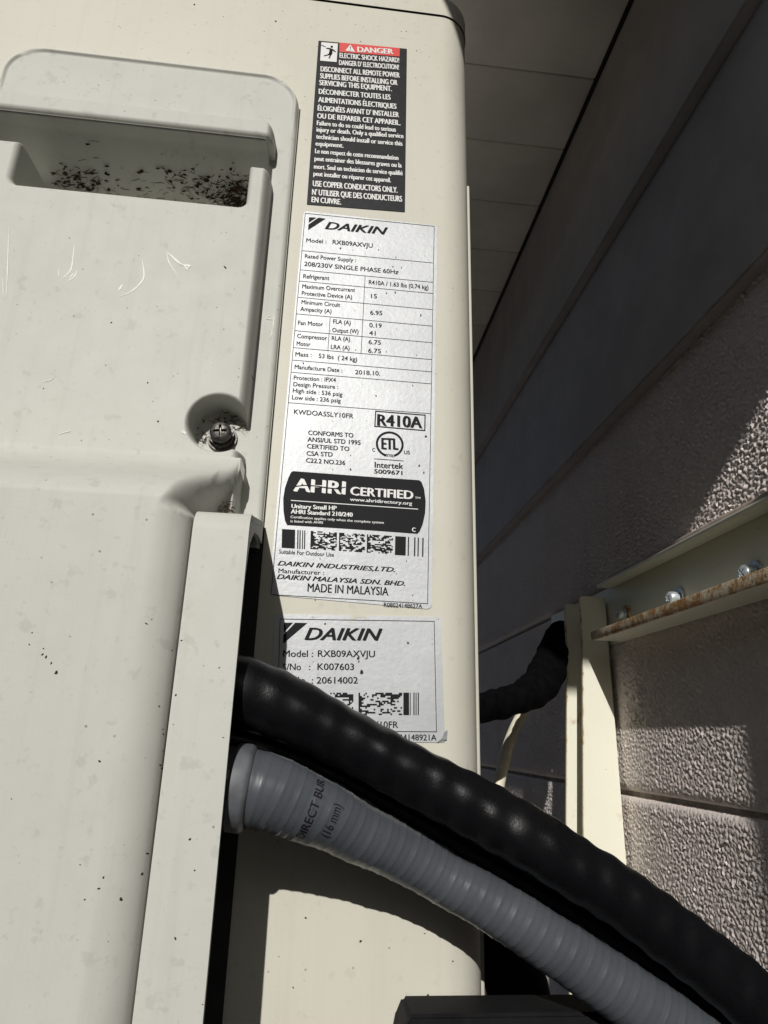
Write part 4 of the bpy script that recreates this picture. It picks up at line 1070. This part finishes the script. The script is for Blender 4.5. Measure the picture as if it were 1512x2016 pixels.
# oval holes left empty in the far end of the rail
for yy in (0.425,):
    w = [(yy + 0.006 * math.cos(i * math.pi / 10), 0.114 + 0.004 * math.sin(i * math.pi / 10)) for i in range(20)]
    link_bm('bolt_hole', prism_bm(w, lambda a, bq, d: (d, a, bq), XW - 0.0030, XW - 0.00235), DARK, br_)
arm = prism_bm([(0.0430, -0.0955), (XW - 0.02, -0.0955), (XW - 0.02, -0.135), (0.0320, -0.135), (0.0405, -0.1015)], lambda a, b, d: (a, d, b), -0.022, -0.0015)
bmesh.ops.bevel(arm, geom=arm.edges[:], offset=0.0012, segments=2, affect='EDGES')
link_bm('support_arm', arm, RUBBER, br_, smooth=True, sharp=40)['label'] = 'black support arm under the unit'

# ------------------------------------------------------------------ pipes behind the unit
def foam_mod(S, TH):
    return 0.0004 * np.sin(S * 140 + 2 * TH) + 0.0005 * np.sin(3 * TH - S * 230) + 0.0003 * np.sin(5 * TH + S * 410)
bp = [(*BACKPIPE[0], 0.0110), (*BACKPIPE[1], 0.0115), (*BACKPIPE[2], 0.0130), (*BACKPIPE[3], 0.0165), (*BACKPIPE[4], 0.0155), (0.250, 0.372, 0.100, 0.012), (0.262, 0.392, 0.116, 0.009), (0.277, 0.400, 0.120, 0.007)]
FOAM = plain('black_foam', (0.0035, 0.0035, 0.004), 0.9, var=0.3, scale=140, spec=0.03)
o, _ = tube('insulated_pipe', bp, FOAM, None, 0.002, 40, foam_mod)
tag(o, 'black foam insulated pipe running from behind the unit into the wall', 'pipe')
o, _ = tube('drain_pipe', [(*q, 0.0052) for q in CREAM], CREAMPIPE, None, 0.003, 28)
tag(o, 'thin cream pipe bending down behind the unit below the black pipe', 'pipe')
o, _ = tube('insulated_pipe', [(0.094, 0.070, -0.066, 0.0105), (0.095, 0.067, -0.072, 0.0125), (0.098, 0.062, -0.085, 0.014), (0.106, 0.052, -0.115, 0.0145), (0.112, 0.05, -0.16, 0.015)], RUBBER, None, 0.002, 40, foam_mod)
tag(o, 'crumpled black foam sleeve hanging under the grey conduit at the corner of the unit', 'pipe')
o, _ = tube('insulated_pipe', [(0.116, 0.10, -0.055, 0.010), (0.120, 0.10, -0.07, 0.011), (0.122, 0.10, -0.12, 0.011), (0.122, 0.10, -0.18, 0.011)], RUBBER, None, 0.002, 40, foam_mod)
tag(o, 'upright black foam sleeve farther behind the corner of the unit', 'pipe')

# ------------------------------------------------------------------ unseen box added on the house wall to cast its dark strip
db = tag(empty('shadow_caster_box'), 'unseen grey metal box added on the block wall to cast a shadow strip', 'shadow caster')
box('enclosure', (0.185, XW - 0.002, -0.50, -0.302, -0.45, 0.36), BOXGREY, db, bev=0.003)
box('lid', (0.1815, 0.1845, -0.497, -0.305, -0.44, 0.35), BOXGREY, db, bev=0.001)
box('latch', (0.176, 0.181, -0.41, -0.39, -0.07, -0.02), ZINC, db, bev=0.001)
